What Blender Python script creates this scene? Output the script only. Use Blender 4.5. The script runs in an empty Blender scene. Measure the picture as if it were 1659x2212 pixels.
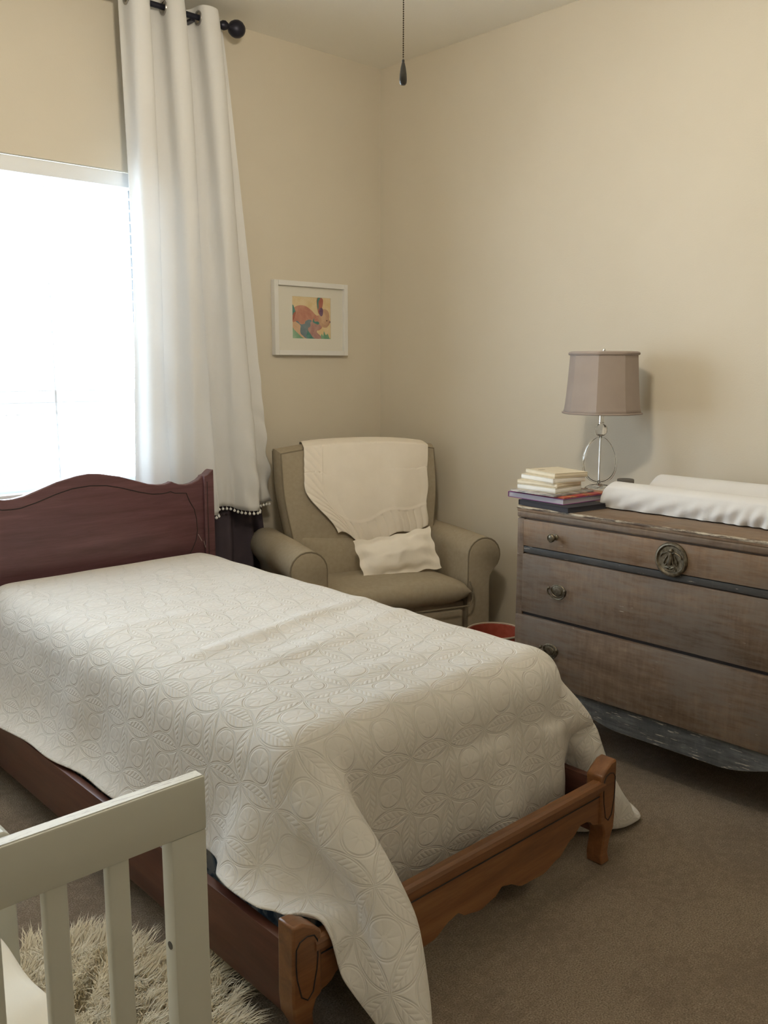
import bpy, bmesh, math, random
import numpy as np
from mathutils import Matrix, Vector

S = bpy.context.scene
COL = S.collection

# ------------------------------------------------------------------ camera
cd = bpy.data.cameras.new('camera')
cam = bpy.data.objects.new('camera', cd)
COL.objects.link(cam)
R_ = np.array([[0.73275967, -0.10919691, 0.67166905], [-0.68048638, -0.11939663, 0.722968], [0.00124914, -0.98682343, -0.16179604]])
right, down, fwd = R_[:, 0], R_[:, 1], R_[:, 2]
cam.matrix_world = Matrix(((right[0], -down[0], -fwd[0], 0.0), (right[1], -down[1], -fwd[1], 0.0),
                           (right[2], -down[2], -fwd[2], 1.4), (0, 0, 0, 1)))
cd.sensor_fit = 'HORIZONTAL'; cd.sensor_width = 36.0; cd.lens = 36.0 * 1943.71 / 1659.0
cd.clip_start = 0.02
S.camera = cam

# ------------------------------------------------------------------ light and exposure
SKY = 12.0
FAN = 205.0
w = bpy.data.worlds.new('sky'); S.world = w; w.use_nodes = True
w.node_tree.nodes['Background'].inputs[0].default_value = (0.74, 0.88, 1.0, 1)
w.node_tree.nodes['Background'].inputs[1].default_value = SKY
WX0, WX1, WZ0, WZ1 = -0.10, 2.03, 0.85, 2.20        # the window opening
YW, XW, H = 3.65, 3.363, 2.906                       # window wall, right wall, ceiling
pl = bpy.data.lights.new('daylight', 'AREA'); pl.shape = 'RECTANGLE'; pl.size = WX1 - WX0; pl.size_y = WZ1 - WZ0
po = bpy.data.objects.new('window_daylight', pl); COL.objects.link(po)
po.location = ((WX0 + WX1) / 2, YW + 0.20, (WZ0 + WZ1) / 2); po.rotation_euler = (math.radians(-90), 0, 0)
pl.cycles.is_portal = True
S.view_settings.view_transform = 'Standard'; S.view_settings.look = 'None'
S.view_settings.gamma = 1.0; S.view_settings.use_curve_mapping = False
S.view_settings.exposure = 0.17
S.cycles.max_bounces = 10; S.cycles.diffuse_bounces = 6; S.cycles.transparent_max_bounces = 16
S.cycles.use_denoising = True
S.cycles.sample_clamp_indirect = 6.0

# ------------------------------------------------------------------ node helpers
class X:
    """a socket with arithmetic"""
    def __init__(s, nt, o): s.nt, s.o = nt, o
    def _m(s, op, *a):
        n = s.nt.nodes.new('ShaderNodeMath'); n.operation = op
        for i, v in enumerate((s,) + a):
            if isinstance(v, X): s.nt.links.new(v.o, n.inputs[i])
            else: n.inputs[i].default_value = v
        return X(s.nt, n.outputs[0])
    def __add__(s, b): return s._m('ADD', b)
    def __sub__(s, b): return s._m('SUBTRACT', b)
    def __mul__(s, b): return s._m('MULTIPLY', b)
    def __truediv__(s, b): return s._m('DIVIDE', b)
    def fract(s): return s._m('FRACT')
    def abs(s): return s._m('ABSOLUTE')
    def sin(s): return s._m('SINE')
    def sqrt(s): return s._m('SQRT')
    def min(s, b): return s._m('MINIMUM', b)
    def max(s, b): return s._m('MAXIMUM', b)
    def lt(s, b): return s._m('LESS_THAN', b)
    def gt(s, b): return s._m('GREATER_THAN', b)
    def atan2(s, b): return s._m('ARCTAN2', b)
    def smooth(s, lo, hi):
        n = s.nt.nodes.new('ShaderNodeMapRange'); n.interpolation_type = 'SMOOTHSTEP'
        s.nt.links.new(s.o, n.inputs[0]); n.inputs[1].default_value = lo; n.inputs[2].default_value = hi
        return X(s.nt, n.outputs[0])

def coord(nt, kind='Object', scale=(1, 1, 1), rot=(0, 0, 0)):
    tc = nt.nodes.new('ShaderNodeTexCoord'); mp = nt.nodes.new('ShaderNodeMapping')
    mp.inputs['Scale'].default_value = scale; mp.inputs['Rotation'].default_value = rot
    nt.links.new(tc.outputs[kind], mp.inputs[0])
    return mp.outputs[0]
def noise(nt, vec, scale, detail=3, rough=.5, dist=0):
    n = nt.nodes.new('ShaderNodeTexNoise'); nt.links.new(vec, n.inputs['Vector'])
    n.inputs['Scale'].default_value = scale; n.inputs['Detail'].default_value = detail
    n.inputs['Roughness'].default_value = rough; n.inputs['Distortion'].default_value = dist
    return X(nt, n.outputs[0])
def ramp(nt, fac, stops, interp='LINEAR'):
    r = nt.nodes.new('ShaderNodeValToRGB'); r.color_ramp.interpolation = interp
    el = r.color_ramp.elements
    while len(el) < len(stops): el.new(0.5)
    for e, (p, c) in zip(el, stops): e.position = p; e.color = tuple(c) + (1,)
    nt.links.new(fac.o, r.inputs[0])
    return r.outputs[0]
def mixc(nt, fac, a, b):
    m = nt.nodes.new('ShaderNodeMix'); m.data_type = 'RGBA'
    if isinstance(fac, X): nt.links.new(fac.o, m.inputs[0])
    else: m.inputs[0].default_value = fac
    for k, v in ((6, a), (7, b)):
        if isinstance(v, tuple): m.inputs[k].default_value = v + (1,)
        else: nt.links.new(v, m.inputs[k])
    return m.outputs[2]
def bump(nt, b, h, strength=.5, dist=.002):
    n = nt.nodes.new('ShaderNodeBump'); n.inputs['Strength'].default_value = strength; n.inputs['Distance'].default_value = dist
    nt.links.new(h.o, n.inputs['Height']); nt.links.new(n.outputs[0], b.inputs['Normal'])
def new(name, col=(.8, .8, .8), rough=.6, metal=0.0, spec=.5):
    m = bpy.data.materials.new(name); m.use_nodes = True
    nt = m.node_tree; b = nt.nodes['Principled BSDF']
    b.inputs['Base Color'].default_value = tuple(col) + (1,)
    b.inputs['Roughness'].default_value = rough; b.inputs['Metallic'].default_value = metal
    b.inputs['Specular IOR Level'].default_value = spec
    return m, nt, b
def simple(name, c1, c2=None, scale=30, rough=.6, metal=0., spec=.5, bmp=0., bscale=None, bd=.001, stretch=(1, 1, 1)):
    m, nt, b = new(name, c1, rough, metal, spec)
    v = coord(nt, 'Object', stretch)
    if c2: nt.links.new(ramp(nt, noise(nt, v, scale), [(.35, c1), (.65, c2)]), b.inputs['Base Color'])
    if bmp: bump(nt, b, noise(nt, v, bscale or scale, 4), bmp, bd)
    return m
def add_translucent(m, amount, col):
    nt = m.node_tree; b = nt.nodes['Principled BSDF']; out = nt.nodes['Material Output']
    t = nt.nodes.new('ShaderNodeBsdfTranslucent'); t.inputs[0].default_value = tuple(col) + (1,)
    mx = nt.nodes.new('ShaderNodeMixShader'); mx.inputs[0].default_value = amount
    nt.links.new(b.outputs[0], mx.inputs[1]); nt.links.new(t.outputs[0], mx.inputs[2]); nt.links.new(mx.outputs[0], out.inputs[0])

MT = {}
MT['wall'] = simple('wall_paint', (.625, .568, .465), (.645, .588, .485), 2, .9, spec=.2, bmp=.25, bscale=160, bd=.0015)
MT['wall_right'] = MT['wall']
MT['ceiling'] = simple('ceiling_paint', (.84, .81, .73), (.86, .83, .75), 2, .95, spec=.1, bmp=.3, bscale=120, bd=.002)
MT['trim'] = simple('white_trim', (.78, .77, .74), None, 20, .45)
MT['vinyl'] = simple('window_vinyl', (.82, .84, .86), None, 20, .4)
m = simple('blind_slat', (.88, .89, .90), None, 20, .5); add_translucent(m, .3, (.9, .92, .94)); MT['slat'] = m

m, nt, b = new('carpet', (.3, .25, .2), .95, spec=.1); v = coord(nt)
n1 = noise(nt, v, 260, 3, .6); n2 = noise(nt, v, 3.5, 3); n3 = noise(nt, v, 40, 3)
c = ramp(nt, n1, [(.30, (.15, .113, .08)), (.5, (.28, .225, .168)), (.72, (.43, .36, .28))])
nt.links.new(mixc(nt, (n2 * .55 + n3 * .45).smooth(.40, .62), c, mixc(nt, .5, c, (.17, .13, .095))), b.inputs['Base Color'])
bump(nt, b, n1 * .8 + n3 * .5, .9, .006)
MT['carpet'] = m

def wood(name, dark, mid, light, axis=0, rough=.35, spec=.5, coat=0.15):
    m, nt, b = new(name, mid, rough, spec=spec)
    sc = [14, 14, 14]; sc[axis] = 1.2
    v = coord(nt, 'Object', sc)
    n = noise(nt, v, 1.6, 5, .6, .6); f = noise(nt, coord(nt, 'Object', [s * 6 for s in sc]), 2.0, 4, .7)
    big = noise(nt, coord(nt, 'Object', [s * .25 for s in sc]), 1.5, 2)
    nt.links.new(ramp(nt, n * .55 + f * .2 + big * .25, [(.34, dark), (.5, mid), (.66, light)]), b.inputs['Base Color'])
    b.inputs['Coat Weight'].default_value = coat; b.inputs['Coat Roughness'].default_value = .25
    bump(nt, b, f, .08, .0008)
    return m
MT['bedwood_x'] = wood('cherry_wood_crosswise_sheen', (.080, .034, .037), (.122, .055, .060), (.17, .082, .086), 0)  # plum tint puts the headboard's bluish sheen into the wood colour
MT['bedwood_y'] = wood('cherry_wood_lengthwise', (.065, .024, .017), (.105, .038, .025), (.15, .060, .038), 1)
MT['footwood'] = wood('brown_cherry_wood', (.13, .052, .019), (.22, .092, .034), (.31, .145, .058), 0)
MT['inlay'] = simple('dark_inlay', (.018, .012, .012), None, 20, .5)

def dresser_mat(name, a, bb, c, wash, scr=.66):
    m, nt, b = new(name, bb, .6, spec=.35)
    v = coord(nt, 'Object', (6, 1.0, 5)); v2 = coord(nt, 'Object', (30, 3, 26)); vc = coord(nt, 'Object', (5, 7, 1.2))
    n = noise(nt, v, 2.2, 6, .65, .5); f = noise(nt, v2, 3.0, 5, .7); wv = noise(nt, coord(nt, 'Object'), 2.6, 4, .6)
    vert = noise(nt, vc, 9.0, 4, .7)
    base = ramp(nt, n * .5 + f * .25 + vert * .25, [(.36, a), (.5, bb), (.62, c)])
    mx = mixc(nt, (wv * .6 + f * .4).smooth(.42, .62) * .85, base, wash)
    fl = noise(nt, coord(nt, 'Object', (10, 4, 40)), 3.2, 5, .65)
    mx = mixc(nt, fl.smooth(scr, scr + .03) * .8, mx, (.50, .45, .38))
    nt.links.new(mx, b.inputs['Base Color'])
    bump(nt, b, f + fl * .4, .25, .0012)
    return m
MT['dresser'] = dresser_mat('washed_dresser_wood', (.085, .055, .036), (.155, .105, .070), (.235, .165, .112), (.155, .130, .110), .70)
MT['dresser_top'] = dresser_mat('worn_dresser_drawer', (.12, .072, .042), (.20, .125, .074), (.27, .175, .105), (.20, .16, .125), .72)
MT['apron'] = dresser_mat('grey_blue_worn_paint', (.05, .052, .055), (.085, .09, .095), (.14, .145, .15), (.19, .20, .205), .60)
MT['rail_dark'] = dresser_mat('dark_divider_paint', (.03, .028, .027), (.045, .042, .04), (.07, .066, .062), (.06, .06, .06), .64)
m, nt, b = new('chipped_cream_edge', (.5, .45, .36), .6)
n = noise(nt, coord(nt, 'Object', (30, 4, 30)), 3, 6, .7)
nt.links.new(ramp(nt, n, [(.43, (.09, .06, .042)), (.50, (.22, .17, .12)), (.55, (.46, .40, .31))]), b.inputs['Base Color'])
bump(nt, b, n, .5, .002); MT['chipped'] = m
MT['brass'] = simple('aged_brass', (.10, .083, .058), (.22, .19, .14), 90, .42, .85, bmp=.3, bscale=120)

# quilt: interlocking ovals and round medallions, stitched
def quilt_mat():
    m, nt, b = new('cream_matelasse_quilt', (.70, .63, .52), .85, spec=.15)
    uvn = nt.nodes.new('ShaderNodeUVMap'); uvn.uv_map = 'cloth'
    sp = nt.nodes.new('ShaderNodeSeparateXYZ'); nt.links.new(uvn.outputs[0], sp.inputs[0])
    c = .132
    px = X(nt, sp.outputs[0]) / c; py = X(nt, sp.outputs[1]) / c
    fx, fy = px.fract(), py.fract()
    qx, qy = fx - .5, fy - .5
    r = (qx * qx + qy * qy).sqrt()
    def leaf(along, across):        # along 0..1, across signed distance from the lattice line
        w = (along * math.pi).sin()._m('POWER', .8) * .185
        a = across.abs()
        line = ((a - w).abs()).min((a - w + .028).abs() * 1.2)
        inside = a.lt(w - .04)
        vein = ((along * 9.0 + a * 9.0) * math.pi * 2 * .5).sin().abs()
        spine = a
        return line, inside, vein, spine
    ay = qy.abs() * -1 + .5; ax = qx.abs() * -1 + .5
    l1, i1, v1, s1 = leaf(fx, ay)
    l2, i2, v2, s2 = leaf(fy, ax)
    ring = ((r - .27).abs()).min((r - .30).abs())
    th = qy.atan2(qx)
    spoke = (th * 4.0).sin().abs()
    pet = (spoke * .7 + .3).max(r.lt(.05)) * (r.gt(.27) * -1 + 1)
    d = ring.min(l1).min(l2)
    puff = d.smooth(0.0, .028)
    det = (i1 * v1 * s1.smooth(0, .02)).max(i2 * v2 * s2.smooth(0, .02)).max(pet)
    plain = noise(nt, coord(nt, 'UV', (1, 1, 1)), 1, 1)
    weave = noise(nt, uvn.outputs[0], 420, 2)
    soft = noise(nt, uvn.outputs[0], 26, 3)
    h = puff * .9 + det * .55 + weave * .10 + soft * .9
    bump(nt, b, h, .52, .0040)
    big = noise(nt, uvn.outputs[0], 2.0, 2)
    nt.links.new(ramp(nt, big, [(.3, (.735, .70, .645)), (.7, (.765, .735, .685))]), b.inputs['Base Color'])
    b.inputs['Sheen Weight'].default_value = .15
    return m
MT['quilt'] = quilt_mat()
m, nt, b = new('blue_floral_ticking', (.3, .4, .5), .8)
v = coord(nt, 'Object', (1, 1, 1)); n = noise(nt, v, 15, 3, .55, 1.8)
nt.links.new(ramp(nt, n, [(.42, (.10, .16, .24)), (.5, (.24, .33, .42)), (.56, (.56, .60, .62))]), b.inputs['Base Color']); MT['ticking'] = m

MT['chair'] = simple('taupe_linen', (.33, .278, .20), (.36, .305, .222), 60, .9, spec=.15, bmp=.35, bscale=700, bd=.0007)
MT['chair_dark'] = simple('taupe_linen_piping', (.20, .165, .115), None, 60, .9, spec=.15)
MT['blanket'] = simple('white_knit', (.84, .77, .67), (.87, .80, .70), 12, .95, spec=.1, bmp=.4, bscale=380, bd=.001)
MT['pillowcase'] = simple('white_cotton', (.85, .79, .69), (.87, .81, .71), 12, .9, spec=.1, bmp=.25, bscale=45, bd=.003)
MT['padcover'] = simple('white_pad_cover', (.71, .70, .69), (.73, .72, .71), 10, .9, spec=.1, bmp=.25, bscale=60, bd=.002)
MT['sheet'] = simple('cream_sheet', (.80, .76, .66), (.82, .78, .68), 10, .9, spec=.1, bmp=.2, bscale=20, bd=.006)
MT['crib'] = simple('white_crib_paint', (.56, .56, .49), (.58, .58, .51), 12, .42, spec=.5, bmp=.1, bscale=90, bd=.0005)
m, nt, b = new('lit_worn_rail_top', (.75, .75, .7), .4)  # lighter white paints the daylight on the rail top; greyer spots are wear
n = noise(nt, coord(nt, 'Object', (10, 60, 10)), 3.5, 5, .65)
nt.links.new(ramp(nt, n, [(.56, (.74, .74, .68)), (.60, (.55, .54, .50))]), b.inputs['Base Color']); MT['crib_top'] = m
MT['hole'] = simple('dark_hole', (.09, .085, .075), None, 9, .8)
MT['fur'] = simple('cream_fur', (.72, .63, .45), (.82, .75, .60), 14, .8, spec=.2)
MT['hide'] = simple('sheepskin_hide', (.60, .53, .40), None, 9, .9)
m = simple('white_curtain', (.84, .83, .81), (.86, .85, .83), 6, .85, spec=.15, bmp=.2, bscale=30, bd=.003)
add_translucent(m, .27, (.86, .87, .88)); MT['curtain'] = m
MT['dark_curtain'] = simple('plum_grey_curtain', (.070, .056, .068), (.085, .068, .080), 8, .85, spec=.2, bmp=.2, bscale=12, bd=.01)
MT['darkmetal'] = simple('dark_blue_iron', (.022, .022, .035), (.03, .03, .045), 40, .4, .6)
MT['chrome'] = simple('chrome', (.75, .74, .72), None, 9, .12, 1.0)
MT['nickel'] = simple('brushed_nickel', (.40, .38, .36), None, 9, .3, 1.0)
m, nt, b = new('clear_glass', (1, 1, 1), .02); b.inputs['Transmission Weight'].default_value = 1.0; b.inputs['IOR'].default_value = 1.47
MT['glass'] = m
m, nt, b = new('window_glass', (1, 1, 1), .02)
tr = nt.nodes.new('ShaderNodeBsdfTransparent'); gl = nt.nodes.new('ShaderNodeBsdfGlossy'); gl.inputs['Roughness'].default_value = .02
mx = nt.nodes.new('ShaderNodeMixShader'); mx.inputs[0].default_value = .06
nt.links.new(tr.outputs[0], mx.inputs[1]); nt.links.new(gl.outputs[0], mx.inputs[2]); nt.links.new(mx.outputs[0], nt.nodes['Material Output'].inputs[0])
MT['pane'] = m
m = simple('taupe_shade_silk', (.36, .30, .265), (.40, .335, .295), 8, .8, spec=.2, bmp=.3, bscale=500, bd=.0006)
add_translucent(m, .12, (.45, .36, .28)); MT['shade'] = m
MT['frame'] = simple('white_frame', (.72, .71, .68), None, 9, .4)
MT['matboard'] = simple('mat_board', (.68, .655, .58), None, 9, .9)
m, nt, b = new('lit_glass_bowl', (1, .8, .5), .3); b.inputs['Emission Color'].default_value = (1.0, .89, .71, 1); b.inputs['Emission Strength'].default_value = FAN
MT['bulb'] = m
def flat(name, c, c2=None, s=40): return simple(name, c, c2, s, .85, spec=.2)

# ------------------------------------------------------------------ mesh helpers
class B:
    """collects shapes; build() links them as one mesh object"""
    def __init__(s): s.v, s.f, s.m, s.uv = [], [], [], None
    def raw(s, vs, fs, mi=0):
        o = len(s.v); s.v += [tuple(map(float, p)) for p in vs]; s.f += [tuple(i + o for i in f) for f in fs]; s.m += [mi] * len(fs)
        return s
    def box(s, lo, hi, bev=0.0, seg=2, mat=None, mi=0):
        bm = bmesh.new(); bmesh.ops.create_cube(bm, size=1)
        for v in bm.verts:
            v.co = Vector(((lo[i] + hi[i]) / 2 + v.co[i] * (hi[i] - lo[i]) for i in range(3)))
        if bev: bmesh.ops.bevel(bm, geom=bm.edges[:], offset=bev, segments=seg, profile=.5, affect='EDGES')
        if mat is not None: bm.transform(mat)
        bm.verts.index_update()
        s.raw([v.co for v in bm.verts], [[v.index for v in f.verts] for f in bm.faces], mi); bm.free()
        return s
    def tube(s, pts, r, n=10, closed=False, mi=0, flat_=None):
        pts = [Vector(p) for p in pts]; N = len(pts); rs = r if hasattr(r, '__len__') else [r] * N
        vs, fs = [], []
        up = None
        for i, p in enumerate(pts):
            a = pts[(i - 1) % N] if (closed or i > 0) else p; c = pts[(i + 1) % N] if (closed or i < N - 1) else p
            t = (c - a).normalized()
            if up is None:
                up = t.orthogonal().normalized()
            up = (up - t * up.dot(t)).normalized(); q = t.cross(up)
            for k in range(n):
                an = 2 * math.pi * k / n
                vs.append(p + (up * math.cos(an) + q * math.sin(an)) * rs[i])
        M = N if closed else N - 1
        for i in range(M):
            for k in range(n):
                j = (i + 1) % N
                fs.append((i * n + k, i * n + (k + 1) % n, j * n + (k + 1) % n, j * n + k))
        if not closed:
            fs.append(tuple(range(n))[::-1]); fs.append(tuple((N - 1) * n + k for k in range(n)))
        return s.raw(vs, fs, mi)
    def lathe(s, prof, n=32, mat=Matrix(), mi=0, poly=None, phase=0.0):
        vs, fs = [], []
        for (r, z) in prof:
            for k in range(n):
                a = 2 * math.pi * k / n + phase
                vs.append(mat @ Vector((r * math.cos(a), r * math.sin(a), z)))
        L = len(prof)
        for i in range(L - 1):
            for k in range(n):
                fs.append((i * n + k, i * n + (k + 1) % n, (i + 1) * n + (k + 1) % n, (i + 1) * n + k))
        if prof[0][0] > 1e-5: fs.append(tuple(range(n))[::-1])
        if prof[-1][0] > 1e-5: fs.append(tuple((L - 1) * n + k for k in range(n)))
        return s.raw(vs, fs, mi)
    def prism(s, outline, t0, t1, axes=('x', 'z', 'y'), mi=0):
        """outline in the first two axes, extruded along the third from t0 to t1"""
        ix = ['xyz'.index(a) for a in axes]
        def P(a, b_, c_):
            p = [0, 0, 0]; p[ix[0]] = a; p[ix[1]] = b_; p[ix[2]] = c_; return p
        n = len(outline)
        vs = [P(a, b_, t0) for a, b_ in outline] + [P(a, b_, t1) for a, b_ in outline]
        fs = [tuple(range(n)), tuple(range(2 * n - 1, n - 1, -1))] + [(i, i + n, (i + 1) % n + n, (i + 1) % n) for i in range(n)]
        return s.raw(vs, fs, mi)
    def grid(s, P, wrap=False, mi=0):
        P = np.asarray(P); a, b_ = P.shape[:2]
        fs = []
        for i in range(a - 1):
            for j in range(b_ - (0 if wrap else 1)):
                k = (j + 1) % b_
                fs.append((i * b_ + j, i * b_ + k, (i + 1) * b_ + k, (i + 1) * b_ + j))
        return s.raw(P.reshape(-1, 3), fs, mi)
    def sphere(s, c, r, n=16, sc=(1, 1, 1), mi=0):
        prof = [(r * math.sin(math.pi * i / (n // 2)), -r * math.cos(math.pi * i / (n // 2))) for i in range(n // 2 + 1)]
        prof[0] = (0, -r); prof[-1] = (0, r)
        return s.lathe(prof, n, Matrix.Translation(c) @ Matrix.Diagonal((*sc, 1)), mi)
    def build(s, name, mats, parent=None, smooth=True, world=True, angle=35, mods=None):
        me = bpy.data.meshes.new(name)
        me.from_pydata(s.v, [], s.f)
        if not isinstance(mats, (list, tuple)): mats = [mats]
        for m_ in mats: me.materials.append(MT[m_] if isinstance(m_, str) else m_)
        if len(mats) > 1: me.polygons.foreach_set('material_index', s.m)
        bm = bmesh.new(); bm.from_mesh(me)
        bmesh.ops.remove_doubles(bm, verts=bm.verts, dist=1e-6)
        bmesh.ops.recalc_face_normals(bm, faces=bm.faces)
        if smooth:
            ca = math.radians(angle)
            for f in bm.faces: f.smooth = True
            for e in bm.edges:
                if len(e.link_faces) == 2 and e.calc_face_angle(0) > ca: e.smooth = False
        if parent is not None and world:
            off = Vector((0, 0, 0)); p = parent
            while p is not None: off += p.location; p = p.parent
            bmesh.ops.translate(bm, verts=bm.verts, vec=-off)
        bm.to_mesh(me); bm.free(); me.update()
        o = bpy.data.objects.new(name, me); COL.objects.link(o)
        if parent is not None: o.parent = parent
        return o

def tag(o, label, cat, group=None, kind=None):
    if label: o['label'] = label
    if cat: o['category'] = cat
    if group: o['group'] = group
    if kind: o['kind'] = kind
    return o
def thing(name, label, cat, loc, rz=0.0, group=None):
    o = bpy.data.objects.new(name, None); COL.objects.link(o)
    o.location = loc; o.rotation_euler = (0, 0, rz); o.empty_display_size = .05
    return tag(o, label, cat, group)
def struct(o): o['kind'] = 'structure'; return o
def subsurf(o, lv=1):
    md = o.modifiers.new('smooth', 'SUBSURF'); md.levels = lv; md.render_levels = lv
def solid(o, t, off=-1):
    md = o.modifiers.new('thick', 'SOLIDIFY'); md.thickness = t; md.offset = off

# ------------------------------------------------------------------ room shell
X0, Y0, T = -1.9, -1.5, .16
struct(B().box((X0 - T, Y0 - T, -.1), (XW + T, YW + T, 0)).build('floor', 'carpet', smooth=False))
struct(B().box((X0 - T, Y0 - T, H), (XW + T, YW + T, H + .1)).build('ceiling', 'ceiling', smooth=False))
struct(B().box((XW, Y0, 0), (XW + T, YW + T, H)).build('wall_right', 'wall_right', smooth=False))
struct(B().box((X0 - T, Y0, 0), (X0, YW + T, H)).build('wall_left', 'wall', smooth=False))
struct(B().box((X0 - T, Y0 - T, 0), (XW + T, Y0, H)).build('wall_front', 'wall', smooth=False))
wb = B()
wb.box((X0, YW, 0), (WX0, YW + T, H)); wb.box((WX1, YW, 0), (XW, YW + T, H))
wb.box((WX0, YW, 0), (WX1, YW + T, WZ0)); wb.box((WX0, YW, WZ1), (WX1, YW + T, H))
struct(wb.build('wall_back', 'wall', smooth=False))
bp = [(0, 0), (.014, 0), (.014, .085), (.009, .100), (.004, .108), (0, .110)]
struct(B().prism([(XW - a, z) for a, z in bp], Y0, YW, ('x', 'z', 'y')).build('baseboard_right', 'trim', smooth=False))
struct(B().prism([(YW - a, z) for a, z in bp], X0, XW - .014, ('y', 'z', 'x')).build('baseboard_back', 'trim', smooth=False))

# window: frame, two sashes one above the other, panes
wn = bpy.data.objects.new('window_1', None); COL.objects.link(wn); wn.location = (WX0, YW, WZ0); struct(wn)
fy0, fy1 = YW + .095, YW + .150
f = B()
f.box((WX0, fy0, WZ0), (WX0 + .045, fy1, WZ1), .004); f.box((WX1 - .045, fy0, WZ0), (WX1, fy1, WZ1), .004)
f.box((WX0 + .045, fy0, WZ0), (WX1 - .045, fy1, WZ0 + .05), .004); f.box((WX0 + .045, fy0, WZ1 - .05), (WX1 - .045, fy1, WZ1), .004)
xm = (WX0 + WX1) / 2
f.box((xm - .04, fy0, WZ0 + .05), (xm + .04, fy1, WZ1 - .05), .004)
f.build('window_frame', 'vinyl', wn)
for a, b_ in ((WX0 + .045, xm - .04), (xm + .04, WX1 - .045)):
    B().box((a, fy0 + .003, 1.225), (b_, fy1 - .006, 1.290), .004).build('meeting_rail', 'vinyl', wn)
    B().box((a, fy0 + .025, WZ0 + .05), (b_, fy0 + .029, 1.226)).build('glass_pane', 'pane', wn, smooth=False)
    B().box((a, fy0 + .040, 1.289), (b_, fy0 + .044, WZ1 - .05)).build('glass_pane', 'pane', wn, smooth=False)
struct(B().box((WX0 - .02, YW - .03, WZ0 - .022), (WX1 + .02, YW + .09, WZ0), .004).build('window_sill', 'trim'))

# blinds in the recess
bl = thing('window_blind', 'white horizontal slat blind with valance, lowered in the bright window', 'window blind', (xm, YW + .05, WZ0))
B().box((WX0 + .006, YW + .012, WZ1 - .062), (WX1 - .006, YW + .024, WZ1 - .003), .003).build('valance', 'vinyl', bl)
sl = B(); k = 0; z = WZ0 + .06
while z < WZ1 - .09:
    sl.box((WX0 + .01, YW + .030, z), (WX1 - .01, YW + .078, z + .0025)); z += .0475
sl.build('slats', 'slat', bl, smooth=False)
B().box((WX0 + .01, YW + .030, WZ0 + .006), (WX1 - .01, YW + .078, WZ0 + .024), .003).build('bottom_rail', 'vinyl', bl)
for xt in (.05, .80, 1.560, 1.97):
    t = B(); t.box((xt - .004, YW + .027, WZ0 + .02), (xt + .004, YW + .0285, WZ1 - .06)); t.build('ladder_tape', 'slat', bl, smooth=False)

# ------------------------------------------------------------------ curtain rod, curtains
ROD_Y, ROD_Z = 3.50, 2.832
rod = thing('curtain_rod', 'dark blue-black iron curtain rod with ball finial above the window', 'curtain rod', (0.6, ROD_Y, ROD_Z))
B().tube([(-1.2, ROD_Y, ROD_Z), (2.325, ROD_Y, ROD_Z)], .0115, 16).build('pole', 'darkmetal', rod)
B().lathe([(0, -.02), (.012, -.02), (.018, -.012), (.020, 0), (.015, .012), (.011, .018), (.012, .024), (.026, .034), (.034, .048), (.037, .062), (.034, .078), (.024, .092), (.010, .099), (0, .1)],
          24, Matrix.Translation((2.315, ROD_Y, ROD_Z)) @ Matrix.Rotation(math.radians(90), 4, 'Y')).build('finial', 'darkmetal', rod)
for bx in (-1.05, 2.16):
    B().box((bx - .01, ROD_Y, ROD_Z - .02), (bx + .01, YW - .004, ROD_Z - .010)).box((bx - .015, YW - .006, ROD_Z - .05), (bx + .015, YW, ROD_Z + .02)).build('bracket', 'darkmetal', rod, smooth=False)

def sstep(a, b_, x): 
    t = min(1, max(0, (x - a) / (b_ - a))); return t * t * (3 - 2 * t)
ct = thing('grommet_curtain', 'white grommet curtain panel with pompom hem hanging right of the window', 'curtain', (2.1, ROD_Y, 0))
ZT, ZB = 2.876, .735
NU, NV = 260, 90
def curt(u, v):
    """u 0..1 across, v 0..1 downwards"""
    ztop = ZT - .012 * abs(math.sin(u * 9)) 
    z = ztop + (ZB - ztop) * v
    xl = 1.835 + .008 * math.sin(v * 5); xr = 2.315 + .205 * (v ** .8)
    uu = u + .010 * math.sin(v * 3 + u * 11) * v
    x = xl + (xr - xl) * uu
    ph = uu * 3.0 * 2 * math.pi + .6
    amp = .062 * (1 - .35 * v)
    y = ROD_Y + amp * math.cos(ph + .5 * math.sin(v * 4) * v) + .010 * v * math.sin(ph * 2.3 + v * 6) + .014 * v
    x += .016 * math.sin(ph * 2) * (1 - .4 * v)
    if u > .7: # crushed cloth in the lower right
        k = (u - .7) / .3 * sstep(.62, .95, v)
        y -= .022 * k; y += .010 * k * math.sin(z * 42 + u * 30); x += .006 * k * math.sin(z * 30)
    k = sstep(.90, .985, v) * (1 - sstep(.985, 1, v))
    y += .008 * k * math.sin(u * 95) * (1 if u > .5 else .3)
    return (x, y, z + .012 * v * math.cos(ph))
VS = [k / 44 * .075 for k in range(44)] + [.075 + k / NV * .925 for k in range(NV + 1)]
P = [[curt(i / NU, v) for i in range(NU + 1)] for v in VS]
panel_b = B().grid(P)
def on_rod(ph):
    u = ph / (3.0 * 2 * math.pi); lo_, hi_ = max(0, u - .06), min(1, u + .06); best = min((abs(curt(lo_ + (hi_ - lo_) * k / 200, (ZT - ROD_Z) / (ZT - ZB))[1] - ROD_Y), lo_ + (hi_ - lo_) * k / 200) for k in range(201))
    return best[1]
GR = []
for i in range(6):
    u = on_rod((i + .5) * math.pi - .6); vg = (ZT - ROD_Z) / (ZT - ZB)
    a_, c_ = Vector(curt(max(0, u - .008), vg)), Vector(curt(u + .008, vg)); c0 = Vector(curt(u, vg)); c0.y = ROD_Y; c0.z = ROD_Z
    t_ = (c_ - a_); t_.z = 0; t_.normalize(); GR.append((c0, t_))
fc_ = []
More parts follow.
